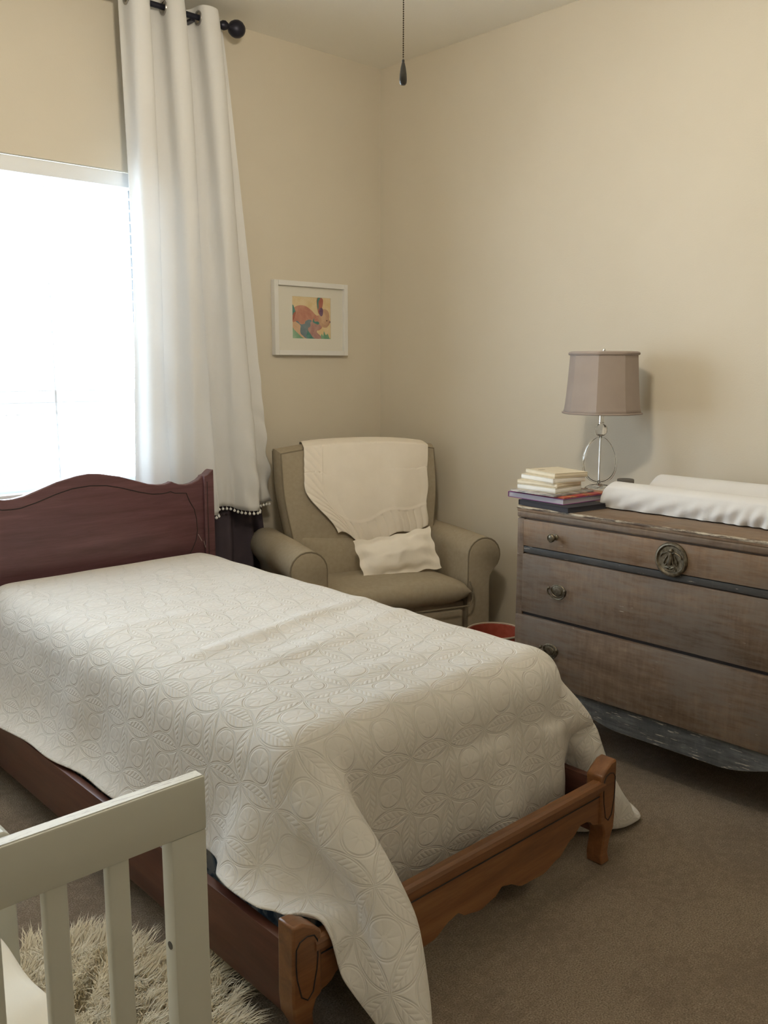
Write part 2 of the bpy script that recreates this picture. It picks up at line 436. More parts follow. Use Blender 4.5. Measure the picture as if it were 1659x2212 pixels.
for f_ in panel_b.f:
    m_ = sum((Vector(panel_b.v[i]) for i in f_), Vector()) / 4
    if m_.z < 2.70 or all((m_ - c0).length > .0245 for c0, _ in GR): fc_.append(f_)
panel_b.f = fc_; panel_b.m = [0] * len(fc_)
panel = panel_b.build('panel', 'curtain', ct); solid(panel, .0016, 0)
zz = .105 / (ZT - ZB)
for i in range(6):        # grommets where the cloth crosses the rod
    c, s_ = GR[i]; q = Vector((0, 0, 1))
    pts = [c + (q * math.cos(a) + s_ * math.sin(a)) * .0265 for a in [k * 2 * math.pi / 24 for k in range(24)]]
    B().tube(pts, .0050, 8, True).build('grommet', 'nickel', ct)
pc = 0
acc = 0; last = Vector(curt(0, 1))
for i in range(1, 2001):
    p = Vector(curt(i / 2000, 1)); acc += (p - last).length; last = p
    if acc > .0195:
        acc = 0
        if p.x > 2.12:
            bb = B().sphere(p + Vector((0, -.001, -.013)), .0068, 10)
            bb.tube([p, p + Vector((0, 0, -.010))], .0012, 5)
            bb.build('pompom', 'trim', ct)
            pc += 1

dc = thing('blackout_curtain', 'dark plum-grey curtain showing below the white curtain beside the headboard', 'curtain', (2.3, 3.6, 0))
def dcurt(u, v):
    z = 2.80 + (.02 - 2.80) * v
    xl, xr = 2.15, 2.27 + .27 * min(1, v * 1.25)
    x = xl + (xr - xl) * u; ph = u * 3.2 * 2 * math.pi
    y = 3.603 + .020 * math.cos(ph + .6 * v) + .006 * math.sin(ph * 2 + v * 5)
    return (x, y, z)
o = B().grid([[dcurt(i / 70, j / 40) for i in range(71)] for j in range(41)]).build('panel', 'dark_curtain', dc); solid(o, .002, 0)
B().tube([(2.13, 3.603, 2.795), (2.29, 3.603, 2.795)], .008, 10).box((2.20, 3.60, 2.79), (2.22, YW, 2.80)).build('inner_rod', 'darkmetal', dc)

# ------------------------------------------------------------------ outlet behind the chair arm
ol = thing('wall_outlet', 'white wall outlet with a white plug, low on the wall between curtain and armchair', 'outlet', (2.652, YW - .003, .38))
B().box((2.617, YW - .007, .322), (2.687, YW, .438), .003).build('cover_plate', 'trim', ol)
pb = B().box((2.650, YW - .045, .345), (2.682, YW - .006, .385), .008); pb.build('plug', 'trim', ol)

# ------------------------------------------------------------------ bed
bed = thing('twin_bed_frame', 'low reddish cherry-wood twin bed frame with scalloped headboard and footboard', 'bed', (1.56, 2.3, 0))
def mirror(right_): return right_ + [(3.08 - x, z) for x, z in reversed(right_) if abs(x - 1.54) > 1e-4]
top_r = [(1.54, .975), (1.59, .970), (1.67, .953), (1.752, .926), (1.80, .910), (1.84, .9035), (1.87, .903), (1.890, .907), (1.902, .913), (1.918, .905), (1.94, .897), (1.97, .893), (2.00, .897), (2.03, .909), (2.055, .928)]
def smooth_pts(p, n=3):
    out = []
    for i in range(len(p) - 1):
        for k in range(n): t = k / n; out.append((p[i][0] + (p[i + 1][0] - p[i][0]) * t, p[i][1] + (p[i + 1][1] - p[i][1]) * t))
    return out + [p[-1]]
full = [(3.08 - x, z) for x, z in reversed(top_r)][:-1] + top_r
HY0, HY1 = 3.362, 3.392
hb = B(); hb.prism([(1.025, .22)] + full + [(2.055, .22)], HY0, HY1)
o = hb.build('headboard_panel', 'bedwood_x', bed, angle=50)
md = o.modifiers.new('b', 'BEVEL'); md.width = .004; md.segments = 2; md.limit_method = 'ANGLE'; md.angle_limit = math.radians(50)
for sx in (-1, 1):
    def fx_(x): return 1.54 + sx * (x - 1.54)
    b_ = B().prism([(fx_(2.052), 0), (fx_(2.100), 0), (fx_(2.100), .950), (fx_(2.088), .945), (fx_(2.07), .930), (fx_(2.052), .924)], HY0 - .014, HY1 + .008)
    o = b_.build('headboard_post', 'bedwood_x', bed, angle=50); md = o.modifiers.new('b', 'BEVEL'); md.width = .003; md.segments = 2; md.limit_method = 'ANGLE'
    B().tube([(fx_(2.066), HY0 - .0145, .90), (fx_(2.066), HY0 - .0145, .30)], .0016, 6).build('inlay_line', 'inlay', bed)
inl = [(1.54, .927), (1.611, .922), (1.68, .905), (1.75, .883), (1.812, .867), (1.85, .8655), (1.88, .867), (1.896, .871), (1.915, .862), (1.971, .857), (1.985, .82), (2.007, .784), (2.017, .74), (2.020, .69), (2.012, .65), (1.993, .612), (1.975, .585)]
inl = [(3.08 - x, z) for x, z in reversed(inl)][:-1] + inl
B().tube([(x, HY0 - .0003, z) for x, z in smooth_pts(inl, 2)], .0019, 6).build('inlay_line', 'inlay', bed)
sc_ = B()
sc_.tube([(2.022, HY0 - .001, .672), (2.040, HY0 - .001, .640)], .0015, 5); sc_.tube([(2.041, HY0 - .0145, .642), (2.049, HY0 - .0145, .612)], .0016, 5)
sc_.build('scratch', flat('bare_scratch', (.40, .33, .30)), bed)
# footboard: straight moulded top, scalloped lower edge
def low(x):
    t = abs(x - 1.537) / .52
    pts = [(0, .090), (.10, .100), (.16, .118), (.20, .112), (.32, .086), (.48, .082), (.60, .100), (.72, .135), (.80, .160), (.86, .158), (.92, .135), (1.0, .125)]
    for (a, za), (c, zc) in zip(pts, pts[1:]):
        if a <= t <= c: k = (t - a) / (c - a); k = k * k * (3 - 2 * k); return za + (zc - za) * k
    return .125
FY0, FY1 = 1.308, 1.330
n = 90; xs = [1.022 + (2.052 - 1.022) * i / n for i in range(n + 1)]
fb = B().prism([(x, low(x)) for x in xs] + [(2.052, .236), (1.022, .236)], FY0, FY1)
o = fb.build('footboard_panel', 'footwood', bed, angle=40)
fc = B().prism([(FY0 - .010, .232), (FY1 + .006, .232), (FY1 + .006, .250), (FY1, .256), (FY0 + .002, .258), (FY0 - .006, .254), (FY0 - .010, .246)], 1.022, 2.052, ('y', 'z', 'x'))
fc.build('footboard_cap', 'footwood', bed, angle=25)
B().tube([(1.03, FY0 - .0006, .214), (2.045, FY0 - .0006, .214)], .0018, 6).build('inlay_line', 'inlay', bed)
for sx in (-1, 1):
    def gx_(x): return 1.537 + sx * (x - 1.568)
    # upper block with a raised ear, cabriole foot below
    prof = [(2.066, .130), (2.066, .272), (2.074, .276), (2.082, .284), (2.112, .302), (2.138, .305), (2.140, .14), (2.136, .10), (2.118, .065), (2.112, .035), (2.122, .0), (2.082, 0), (2.078, .03), (2.086, .065), (2.090, .095), (2.080, .122)]
    o = B().prism([(gx_(a), z) for a, z in prof], FY0 - .006, FY1 + .024).build('foot_post', 'footwood', bed, angle=40)
    md = o.modifiers.new('b', 'BEVEL'); md.width = .005; md.segments = 2; md.limit_method = 'ANGLE'; md.angle_limit = math.radians(35)
    yy = FY0 - .0065
    loop = [(2.078, .255), (2.086, .268), (2.104, .273), (2.122, .268), (2.131, .255), (2.132, .22), (2.130, .19), (2.124, .165), (2.119, .145), (2.104, .132), (2.090, .145), (2.086, .165), (2.080, .19), (2.077, .22)]
    B().tube([(gx_(a), yy, z) for a, z in loop], .0016, 6, True).build('inlay_line', 'inlay', bed)
for xa in (.985, 2.075):
    B().box((xa, FY1 + .02, .075), (xa + .024, HY0, .238), .003).build('side_rail', 'bedwood_y', bed)

# box spring and mattress under the quilt
bs = B().box((1.088, 1.44, .10), (2.052, 3.345, .335), .025, 3).build('box_spring', 'ticking')
tag(bs, 'blue and white patterned box spring seen between quilt hem and bed rail', 'box spring')
mt_ = B().box((1.088, 1.44, .337), (2.052, 3.345, .592), .088, 5).build('mattress', 'ticking')
tag(mt_, 'twin mattress under the cream quilt', 'mattress')

# ------------------------------------------------------------------ quilt
def drape():
    d = 0.02
    xs = np.arange(0.718, 2.445 + 1e-6, d); nv = 123
    nu = len(xs)
    gx, gt = np.meshgrid(xs, np.linspace(0, 1, nv), indexing='ij')
    tt = (gx - .722) / 1.728; kk = np.clip((tt - .17) / .18, 0, 1); yf = 0.915 + 0.150 * kk * kk * (3 - 2 * kk) - .06 * np.clip((tt - .7) / .3, 0, 1)           # the quilt lies a little askew, longer at its near corner
    gy = yf + (3.345 - yf) * gt
    P = np.stack([gx, gy, np.full_like(gx, 0.625)], -1); P0 = P.copy()
    rng = np.random.RandomState(4)
    P[..., 2] += 0.004 * rng.rand(nu, nv)
    # start: sides hanging, foot end folded down, near corner gathered into a hanging cone
    over = np.maximum(0, 1.415 - gy); down = np.minimum(over, .315); rest = over - down
    out_k = np.clip((1.10 - gx) / .04, 0, 1)
    y_f = 1.415 - .10 * out_k * down - rest * out_k; z_f = .612 - down - rest * (1 - out_k)
    foot = over > 0
    P[..., 1] = np.where(foot, y_f, P[..., 1]); P[..., 2] = np.where(foot, z_f, P[..., 2])
    lu = np.maximum(0, 1.075 - gx)
    side = (lu > 0) & ~foot
    P[..., 0] = np.where(side, 1.072, P[..., 0]); P[..., 2] = np.where(side, .612 - lu, P[..., 2])
    ru = np.maximum(0, gx - 2.065); P[..., 0] = np.where(ru > 0, 2.068 + ru * .25, P[..., 0]); P[..., 2] -= np.where(ru > 0, ru * .96 * (over < .05), 0)
    dirs = np.array([(0., 0., -1.), (-.40, -.20, -.88), (.07, -.25, -.95), (.02, -.14, -.99)]); dirs /= np.linalg.norm(dirs, axis=1)[:, None]
    r_c = np.sqrt(lu ** 2 + over ** 2); phi = np.degrees(np.arctan2(over, lu))
    cor = (lu > 0) & foot
    D_ = np.stack([np.interp(phi, [0, 24, 59, 90], dirs[:, k]) for k in range(3)], -1); D_ /= np.linalg.norm(D_, axis=-1, keepdims=True)
    P[cor] = (np.array([1.074, 1.414, .612]) + r_c[..., None] * D_)[cor]
    tuck = (gx > 1.075) & (gy < 1.40)
    boxes = [((1.085, 1.435, -.20), (2.055, 3.36, 0.598), 0.09),
             ((0.960, 1.295, -.3), (2.110, 1.62, 0.264), 0.008),     # footboard and rails as one block: nothing slips through
             ((0.955, 1.293, -.3), (1.030, 1.36, 0.306), 0.01),
             ((2.040, 1.293, -.3), (2.112, 1.36, 0.306), 0.01),
             ((0.982, 1.33, -.3), (2.102, 3.46, 0.240), 0.008),
             ((0.5, 0.80, -.3), (1.035, 1.75, 0.243), 0.02),
             ((0.5, 0.80, -.3), (1.046, 1.345, 0.306), 0.012)]        # the hem rides on the rail and post at the near corner
    V = np.zeros_like(P); th = 0.009; pairs = []
    def add(di, dj, stiff):
        n = max(abs(di), abs(dj)); ax = 0 if di != 0 else 1
        for par in (0, 1):
            I = np.arange(0, nu - di); J = np.arange(max(0, -dj), nv - max(0, dj))
            if ax == 0: I = I[((I // n) % 2) == par]
            else: J = J[((J // n) % 2) == par]
            a_, b_ = np.ix_(I, J), np.ix_(I + di, J + dj)
            L = np.sqrt(((P0[a_] - P0[b_]) ** 2).sum(-1, keepdims=True)); pairs.append((a_, b_, L, stiff))
    add(1, 0, 1.0); add(0, 1, 1.0); add(1, 1, .5); add(1, -1, .5)
    add(2, 0, .35); add(0, 2, .35); add(6, 0, .16); add(0, 6, .16); add(4, 4, .10); add(4, -4, .10)
    dt = 1 / 60.
    for s in range(150):
        V[..., 2] -= 9.8 * dt
        V *= 0.955
        prev = P.copy(); P = P + V * dt
        for it in range(10):
            for a, b, L, k in pairs:
                A = P[a]; Bq = P[b]; D = Bq - A
                l = np.sqrt((D * D).sum(-1, keepdims=True)) + 1e-9
                c = (l - L) / l * D * (0.5 * k)
                P[a] = A + c; P[b] = Bq - c
            if it % 3 == 0:
                contact = np.zeros((nu, nv), bool)
                for bi, (lo, hi, r) in enumerate(boxes):
                    lo = np.array(lo); hi = np.array(hi); c = (lo + hi) / 2; h = (hi - lo) / 2 - r
                    q0 = P - c; q = np.abs(q0) - h
                    qm = np.maximum(q, 0); ln = np.sqrt((qm ** 2).sum(-1))
                    sd = ln + np.minimum(q.max(-1), 0) - r - th
                    m = sd < 0
                    if bi in (1, 4): m &= ~(tuck & (gx < 2.06))
                    if not m.any(): continue
                    G = np.where(ln[..., None] > 1e-9, qm / (ln[..., None] + 1e-9), (q == q.max(-1, keepdims=True)) * 1.0) * np.sign(q0)
                    P[m] -= sd[m][:, None] * G[m]; contact |= m
                m = P[..., 2] < 0.012
                P[..., 2] = np.maximum(P[..., 2], 0.012); contact |= m
                P[..., 1] = np.minimum(P[..., 1], 3.345)
                P[..., 1] = np.where(tuck, np.maximum(P[..., 1], 1.345 + .015 * (gx > 2.06)), P[..., 1])
        pr = prev[contact]; cu = P[contact]
        P[contact] = cu * [.4, .4, 1] + pr * [.6, .6, 0]
        V = (P - prev) / dt
    return P, gx, gy
P, gx, gy = drape()
# loose wrinkles lying across the top
def seg(x, y, a, b_, w, h):
    ax, ay = a; bx, by = b_; L2 = (bx - ax) ** 2 + (by - ay) ** 2
    t = np.clip(((x - ax) * (bx - ax) + (y - ay) * (by - ay)) / L2, 0, 1)
    dd = (x - ax - t * (bx - ax)) ** 2 + (y - ay - t * (by - ay)) ** 2
    return h * np.exp(-dd / (2 * w * w)) * np.sin(np.pi * np.clip(t, .03, .97)) ** .6
for a, b_, w_, h_ in [((1.10, 2.15), (1.95, 2.30), .022, .016), ((1.16, 1.98), (1.70, 2.02), .02, .010), ((1.3, 2.02), (2.02, 2.12), .02, .010), ((1.08, 2.55), (1.5, 2.5), .03, .008), ((1.2, 1.78), (1.8, 1.76), .03, .007)]:
    P[..., 2] += seg(gx, gy, a, b_, w_, h_) * (P[..., 2] > .5)
# the hanging corner gathers together below the footboard
fl_ = (P[..., 1] < 1.305) & (P[..., 2] < .27) & (gx < 1.5); ft = np.where(fl_, np.clip((.27 - P[..., 2]) / .20, 0, 1), 0)
xo = P[..., 0].copy(); P[..., 0] = xo * (1 - ft) + ft * (1.105 + (xo - 1.13) * .50); P[..., 1] -= ft * .016 * (1 + np.sin((xo - 1.1) * 34))
hang = np.clip((.55 - P[..., 2]) / .15, 0, 1)
footp = hang * (gy < 1.42) * (gx > 1.15) * (gx < 2.0); sidep = hang * (gx < 1.08) * (gy > 1.5)
P[..., 1] -= footp * .009 * (1 + np.sin(gx * 15 + 3 * gy + 1.2 * np.sin(gx * 7)))
P[..., 0] -= sidep * .007 * (1 + np.sin(gy * 12 + 2 * gx + 1.5 * np.sin(gy * 5)))
P[..., 2] += .003 * np.sin(gx * 23 + gy * 9) * np.sin(gy * 17) * (P[..., 2] > .55)
me = bpy.data.meshes.new('quilt'); nu, nv = P.shape[:2]
idx = np.arange(nu * nv).reshape(nu, nv)
F = np.stack([idx[:-1, :-1], idx[1:, :-1], idx[1:, 1:], idx[:-1, 1:]], -1).reshape(-1, 4)
me.from_pydata(P.reshape(-1, 3).tolist(), [], F.tolist())
uvl = me.uv_layers.new(name='cloth')
li = np.zeros(len(me.loops), np.int32); me.loops.foreach_get('vertex_index', li)
UV = np.stack([gx.ravel(), gy.ravel()], -1)[li]; uvl.data.foreach_set('uv', UV.ravel().astype(np.float32))
me.polygons.foreach_set('use_smooth', [True] * len(me.polygons)); me.materials.append(MT['quilt'])
q = bpy.data.objects.new('quilt', me); COL.objects.link(q)
solid(q, .008, 0); subsurf(q, 1)
tag(q, 'cream matelasse quilt with ovals and round medallions draped over the twin bed', 'quilt')

# ------------------------------------------------------------------ armchair
CH = (2.294, 2.930, 0.0); CR = math.radians(-20.04)
ch = thing('armchair', 'taupe linen glider armchair with rolled arms in the room corner', 'armchair', CH, CR)
def roundbox(lo, hi, r, seg=5): return B().box(lo, hi, r, seg)
def armprof(sgn, xo):
    """arm seen from the front: base with a scroll rolled outwards; sgn +1 = right arm"""
    c = (.842 - .42, .540); r = .082
    pts = [(.76 - .42, .06), (.76 - .42, .54)]
    for k in range(0, 15):
        a = math.pi - math.pi * 1.28 * k / 14
        pts.append((c[0] + r * math.cos(a), c[1] + r * math.sin(a)))
    pts += [(.872 - .42, .445), (.868 - .42, .40), (.874 - .42, .06)]
    return [(.42 + sgn * p[0] + xo, p[1]) for p in pts]
for sgn in (-1, 1):
    pr = armprof(sgn, 0)
    a = B(); N_ = len(pr)
    cx_, cz_ = .42 + sgn * .40, .40
    rows = []
    for (yy, k) in ((0.0, .93), (.004, .97), (.012, 1.0), (.3, 1.0), (.66, 1.0), (.70, .97), (.712, .90)):
        drop = 0 if yy < .35 else -.02 * (yy - .35)
        rows.append([(cx_ + (p[0] - cx_) * k, yy, cz_ + (p[1] - cz_) * k + drop) for p in pr])
    a.grid(rows, wrap=True)
    a.raw(rows[0], [tuple(range(N_))]); a.raw(rows[-1], [tuple(range(N_))])
    a.build('arm', 'chair', ch, world=False, angle=60)
    B().tube([(cx_ + (p[0] - cx_) * .985, .006, cz_ + (p[1] - cz_) * .985) for p in pr], .0042, 6).build('piping', 'chair_dark', ch, world=False)
# seat cushion with a rounded nose, drooping a little at the front edge
def cushion(w0, w1, y0, y1, z0, z1, crown, n=26, slope=0.0, nose=.05):
    P_ = []
    for j in range(n + 1):
        row = []
        for i in range(n + 1):
            u = i / n; v = j / n
            x = w0 + (w1 - w0) * u; y = y0 + (y1 - y0) * v
            e = min(1, 6 * min(u, 1 - u)) ; e2 = min(1, 6 * min(v, 1 - v)); k = (math.sqrt(max(0, 1 - (1 - e) ** 2)) * math.sqrt(max(0, 1 - (1 - e2) ** 2)))
            zt = (z0 + z1) / 2 + ((z1 - z0) / 2 + crown * math.sin(math.pi * u) * math.sin(math.pi * v) - (z1 - z0) * .18) * k + slope * v + (z1 - z0) * .18 * k
            row.append((x, y, zt))
        P_.append(row)
    Q_ = [[(x, y, (z0 + z1) / 2 + slope * j / n - ((z - slope * j / n) - (z0 + z1) / 2) * .9) for (x, y, z) in P_[j]] for j in range(n + 1)]
    b__ = B().grid(P_); b__.grid(Q_)
    return b__
o = cushion(.078, .764, -.045, .50, .318, .445, .012, slope=-.03).build('seat_cushion', 'chair', ch, world=False, angle=80)
B().tube([(.085, -.043, .345), (.10, -.046, .322), (.42, -.048, .318), (.74, -.046, .322), (.762, -.043, .35), (.764, -.036, .40), (.75, -.028, .43)], .004, 6).build('piping', 'chair_dark', ch, world=False)
B().box((.085, .03, .02), (.757, .60, .325), .01).build('seat_frame', 'chair', ch, world=False)
B().box((.105, .000, .045), (.735, .035, .292), .010).build('footrest_panel', 'chair', ch, world=False)
# back: tapered slab, curved top, leaning
BW = lambda z: (.35 + (.395 - .35) * sstep(.45, .85, z))
def backpt(u, z, front):
    lean = .42 + (z - .42) * .17
    x = .42 + .012 + u * BW(z)
    bulge = .035 * (1 - abs(u) ** 3) * math.sin(math.pi * min(1, max(0, (z - .30) / .80)))
    y = lean - bulge if front else lean + .150
    return (x, y, z)
nb = 22
ZTOP = lambda u: 1.012 - .028 * abs(u) ** 2.5
def backloop():
    rows = []
    zs = [.34 + (1.0) * 0 + (k / 20) for k in range(21)]
    for k in range(21):
        fr = []
        for i in range(nb + 1):
            u = -1 + 2 * i / nb; z = .34 + (ZTOP(u) - .34) * (k / 20)
            fr.append((u, z))
        rows.append(fr)
    return rows
rows = backloop()
bk = B()
F_ = [[backpt(u, z, True) for u, z in r] for r in rows]
K_ = [[backpt(u, z, False) for u, z in r] for r in rows]
def inset(P3, c, s): return tuple(c[i] + (P3[i] - c[i]) * s for i in range(3))
def rim(side, s):   # ring of boundary points at depth fraction s
    out = []
    idxs = [(k, 0) for k in range(21)] + [(20, i) for i in range(1, nb + 1)] + [(k, nb) for k in range(19, -1, -1)]
    for k, i in idxs:
        a, c = Vector(F_[k][i]), Vector(K_[k][i]); p = a.lerp(c, s)
        g = math.sin(math.pi * s) * .020
        u, z = rows[k][i]
        if k == 20: p.z += g
        if i == 0: p.x -= g * .8
        if i == nb: p.x += g * .8
        out.append(tuple(p))
    return out
bk.grid(F_); bk.grid(K_)
bk.grid([rim(0, s / 8) for s in range(9)])
bk.build('backrest', 'chair', ch, world=False, angle=50)
for s in (.02, .98):
    B().tube([p for p in rim(0, s)], .0042, 6).build('piping', 'chair_dark', ch, world=False)
lum = cushion(.10, .74, 0, .30, -.03, .03, .022)
lumbar = B(); 
for (x, y, z) in lum.v: lumbar.v.append((x, .405 + y * .17 - z * .8 - .01, .385 + y * .72))
lumbar.f = lum.f; lumbar.m = lum.m
lumbar.build('lumbar_cushion', 'chair', ch, world=False, angle=80)

# knitted blanket over the chair back
bk2 = thing('knit_blanket', 'white knitted blanket with ribbed border draped over the armchair back', 'blanket', CH, CR)
def bl_pt(u, v, lift=.008):
    """u 0..1 across; v 0..1 from the hem behind, over the top, to the hem in front"""
    # width narrows to the left towards the front hem
    zt = ZTOP(0) + .018
    Lb, Lt = .25, .16
    hem = .585 + .055 * math.cos(u * 7.0) * .5 + .02 * math.sin(u * 13) - .035 * (1 - sstep(0, .2, abs(u - .2)))
    Lf = zt - hem
    s = v * (Lb + Lt + Lf)
    x0 = .128; x1 = .838
    if s < Lb: z = zt - (Lb - s); y = .420 + (z - .42) * .17 + .150 + .012; fz = 0
    elif s < Lb + Lt:
        t = (s - Lb) / Lt; z = zt + .014 * math.sin(math.pi * t); y = .42 + (zt - .42) * .17 + .150 * (1 - t) - .03 * t * 0 + .012 * (1 - t) - .012 * t; fz = 0
    else:
        fz = (s - Lb - Lt) / Lf; z = zt - fz * Lf; y = .42 + (z - .42) * .17 - .012
    k = sstep(.30, 1.0, fz)
    x0 = .142 - .035 * fz + .170 * sstep(.45, 1.05, fz)
    x1 = .790 - .045 * fz + .008 * math.sin(fz * 15) * fz
    x = x0 + (x1 - x0) * u
    if fz == 0: x += .035 * (1 - u) * min(1, (Lb + Lt - s) / Lt)
    uu = (x - .432) / BW(z)
    bulge = .035 * (1 - min(1, abs(uu)) ** 3) * math.sin(math.pi * min(1, max(0, (z - .30) / .80)))
    if fz > 0: y -= bulge + lift * .5 + .010 * fz * max(0, math.sin(u * 9 + 1)) + .006 * math.sin(u * 17 + fz * 4) * fz
    zz_ = z - .03 * abs(uu) ** 2.5 * (1 if fz < .3 else 0)
    return (x, y, zz_)
NUb, NVb = 220, 150
def rib(u, v):
    p = Vector(bl_pt(u, v)); h = 0
    if v > .875 and u > .13: h = .0050 * (abs(math.sin(u * 40)) ** .6) - .002
    elif u < .13 and v > .35: h = .0050 * (abs(math.sin((v * 1.0 - u * .8) * 62)) ** .6) - .002
    elif abs(v - .87) < .006 or abs(u - .135) < .005: h = .003
    return (p.x, p.y - h, p.z)
o = B().grid([[rib(i / NUb, j / NVb) for i in range(NUb + 1)] for j in range(NVb + 1)]).build('knit_panel', 'blanket', bk2, world=False, angle=180)
solid(o, .004, 0)

# small pillow with a flat flange
def pillow_mesh(w, h, t, fl, n=30, seed=1):
    rnd = np.random.RandomState(seed); b__ = B()
    for sgn in (1, -1):
        rows_ = []
        for j in range(n + 1):
            row = []
            for i in range(n + 1):
                u = -1 + 2 * i / n; v = -1 + 2 * j / n
                iu = min(1, max(0, (w - abs(u) * (w + fl)) / w * 1.0)); iv = min(1, max(0, (h - abs(v) * (h + fl)) / h))
                k = (max(0, iu) ** .45) * (max(0, iv) ** .45)
                wob = .005 * math.sin(u * 8 + v * 3) * (1 - k) + .004 * math.sin(v * 9 + u * 2) * (1 - k)
                z = sgn * (t * k + .0012) + wob + .0025 * math.sin(u * 5 + v * 4) * k + .0018 * math.sin(u * 13 - v * 9 + math.sin(u * 6)) * k
                pin = 1 - .05 * (1 - abs(u)) * 0
                x = u * (w + fl) * (1 - .05 * (1 - v * v)); y = v * (h + fl) * (1 - .10 * (1 - u * u))
                row.append((x + .004 * math.sin(v * 9), y + .004 * math.sin(u * 13), z))
            rows_.append(row)
        b__.grid(rows_)
    return b__
pm = pillow_mesh(.172, .080, .050, .026)
plo = pm.build('lumbar_pillow', 'pillowcase', None, angle=180)
plo.rotation_euler = (math.radians(62), math.radians(-7), CR - math.radians(2))
plo.location = (2.855, 2.978, .522)
tag(plo, 'small white flanged pillow lying on the armchair seat', 'pillow')

# ------------------------------------------------------------------ basket between chair and dresser
bkx = thing('storage_basket', 'round red-lined basket on the carpet between armchair and dresser', 'basket', (2.83, 2.36, 0))
B().lathe([(0, .004), (.085, .004), (.10, .02), (.112, .15), (.118, .290), (.116, .296), (.112, .292), (.106, .15), (.094, .025), (0, .02)], 36, Matrix.Translation((2.83, 2.36, 0))).build('body', flat('red_lining', (.30, .06, .035), (.36, .08, .05)), bkx)
B().tube([(2.83 + .117 * math.cos(a), 2.36 + .117 * math.sin(a), .295) for a in [k * 2 * math.pi / 40 for k in range(40)]], .0045, 8, True).build('rim', flat('pale_rim', (.42, .34, .26)), bkx)

# ------------------------------------------------------------------ dresser
DX, DXB, DY0, DY1 = 2.60, 3.30, .79, 2.072
dr = thing('dresser', 'worn brown washed-wood dresser with three drawers against the right wall', 'dresser', (2.95, 1.43, 0))
dbx = B().box((DX + .012, DY0 + .012, .232), (DXB, DY1 - .006, .846), .004)
dbx.build('case', 'dresser', dr)
for y0_, y1_ in ((DY1 - .034, DY1 - .003), (DY0 + .003, DY0 + .034)):
    B().box((DX - .002, y0_, .385), (DX + .03, y1_, .842), .004).build('corner_stile', 'dresser', dr)
B().box((DX - .004, DY0 + .003, .845), (DXB, DY1 - .001, .868), .006, 3).build('top_moulding', 'dresser', dr)
B().box((DX - .002, DY0 - .002, .866), (DXB + .01, DY1 + .002, .885), .005, 3).build('top', 'dresser_top', dr)
B().tube([(DX + .001, DY0, .881), (DX + .001, DY1 - .001, .881), (DXB, DY1 - .001, .881)], .0055, 8).build('chipped_edge', 'chipped', dr)
fy0_, fy1_ = DY0 + .036, DY1 - .034
d1 = B().box((DX - .006, fy0_, .742), (DX + .02, fy1_, .840), .003).build('drawer', 'dresser_top', dr)
B().box((DX - .002, fy0_, .716), (DX + .02, fy1_, .740), .003).build('divider_rail', 'rail_dark', dr)
d2 = B().box((DX - .008, fy0_, .492), (DX + .02, fy1_, .712), .004).build('drawer', 'dresser', dr)
d3 = B().box((DX - .014, DY0 + .006, .238), (DX + .02, DY1 - .010, .480), .006).build('drawer', 'dresser', dr)
B().box((DX + .004, DY0 + .02, .4805), (DX + .02, DY1 - .02, .4915)).build('shadow_gap', 'inlay', dr, smooth=False)
def knob(parent, y, z, x):
    M_ = Matrix.Translation((x, y, z)) @ Matrix.Rotation(math.radians(-90), 4, 'Y')
    B().lathe([(0, 0), (.011, 0), (.011, .003), (.006, .006), (.006, .018), (.012, .021), (.0155, .026), (.0155, .031), (.012, .034), (.011, .032), (.006, .034), (0, .035)], 24, M_).build('knob', 'brass', parent)
def pull(parent, y, z, x):
    M_ = Matrix.Translation((x, y, z)) @ Matrix.Rotation(math.radians(-90), 4, 'Y') @ Matrix.Diagonal((.72, 1, 1, 1))
    bp_ = B().lathe([(0, 0), (.034, 0), (.034, .002), (.030, .0045), (.028, .0030), (.020, .004), (.018, .0065), (.010, .0075), (0, .0065)], 36, M_)
    bp_.build('backplate', 'brass', parent)
    pts = [(x - .014 - .004 * math.sin(a), y + .037 * math.cos(a), z - .001 + .0265 * math.sin(a)) for a in [math.radians(-200 + k * 220 / 26) for k in range(27)]]
    g = B().tube(pts, .0028, 8)
    for s_ in (-1, 1): g.sphere((x - .010, y + s_ * .035, z + .008), .006, 10)
    g.build('bail_handle', 'brass', parent)
for yk in (1.892, 2.86 - 1.892): knob(d1, yk, .793, DX - .006)
for yk in (1.872, 2.86 - 1.872): pull(d2, yk, .599, DX - .008)
for yk in (1.895, 2.86 - 1.895): pull(d3, yk, .375, DX - .014)
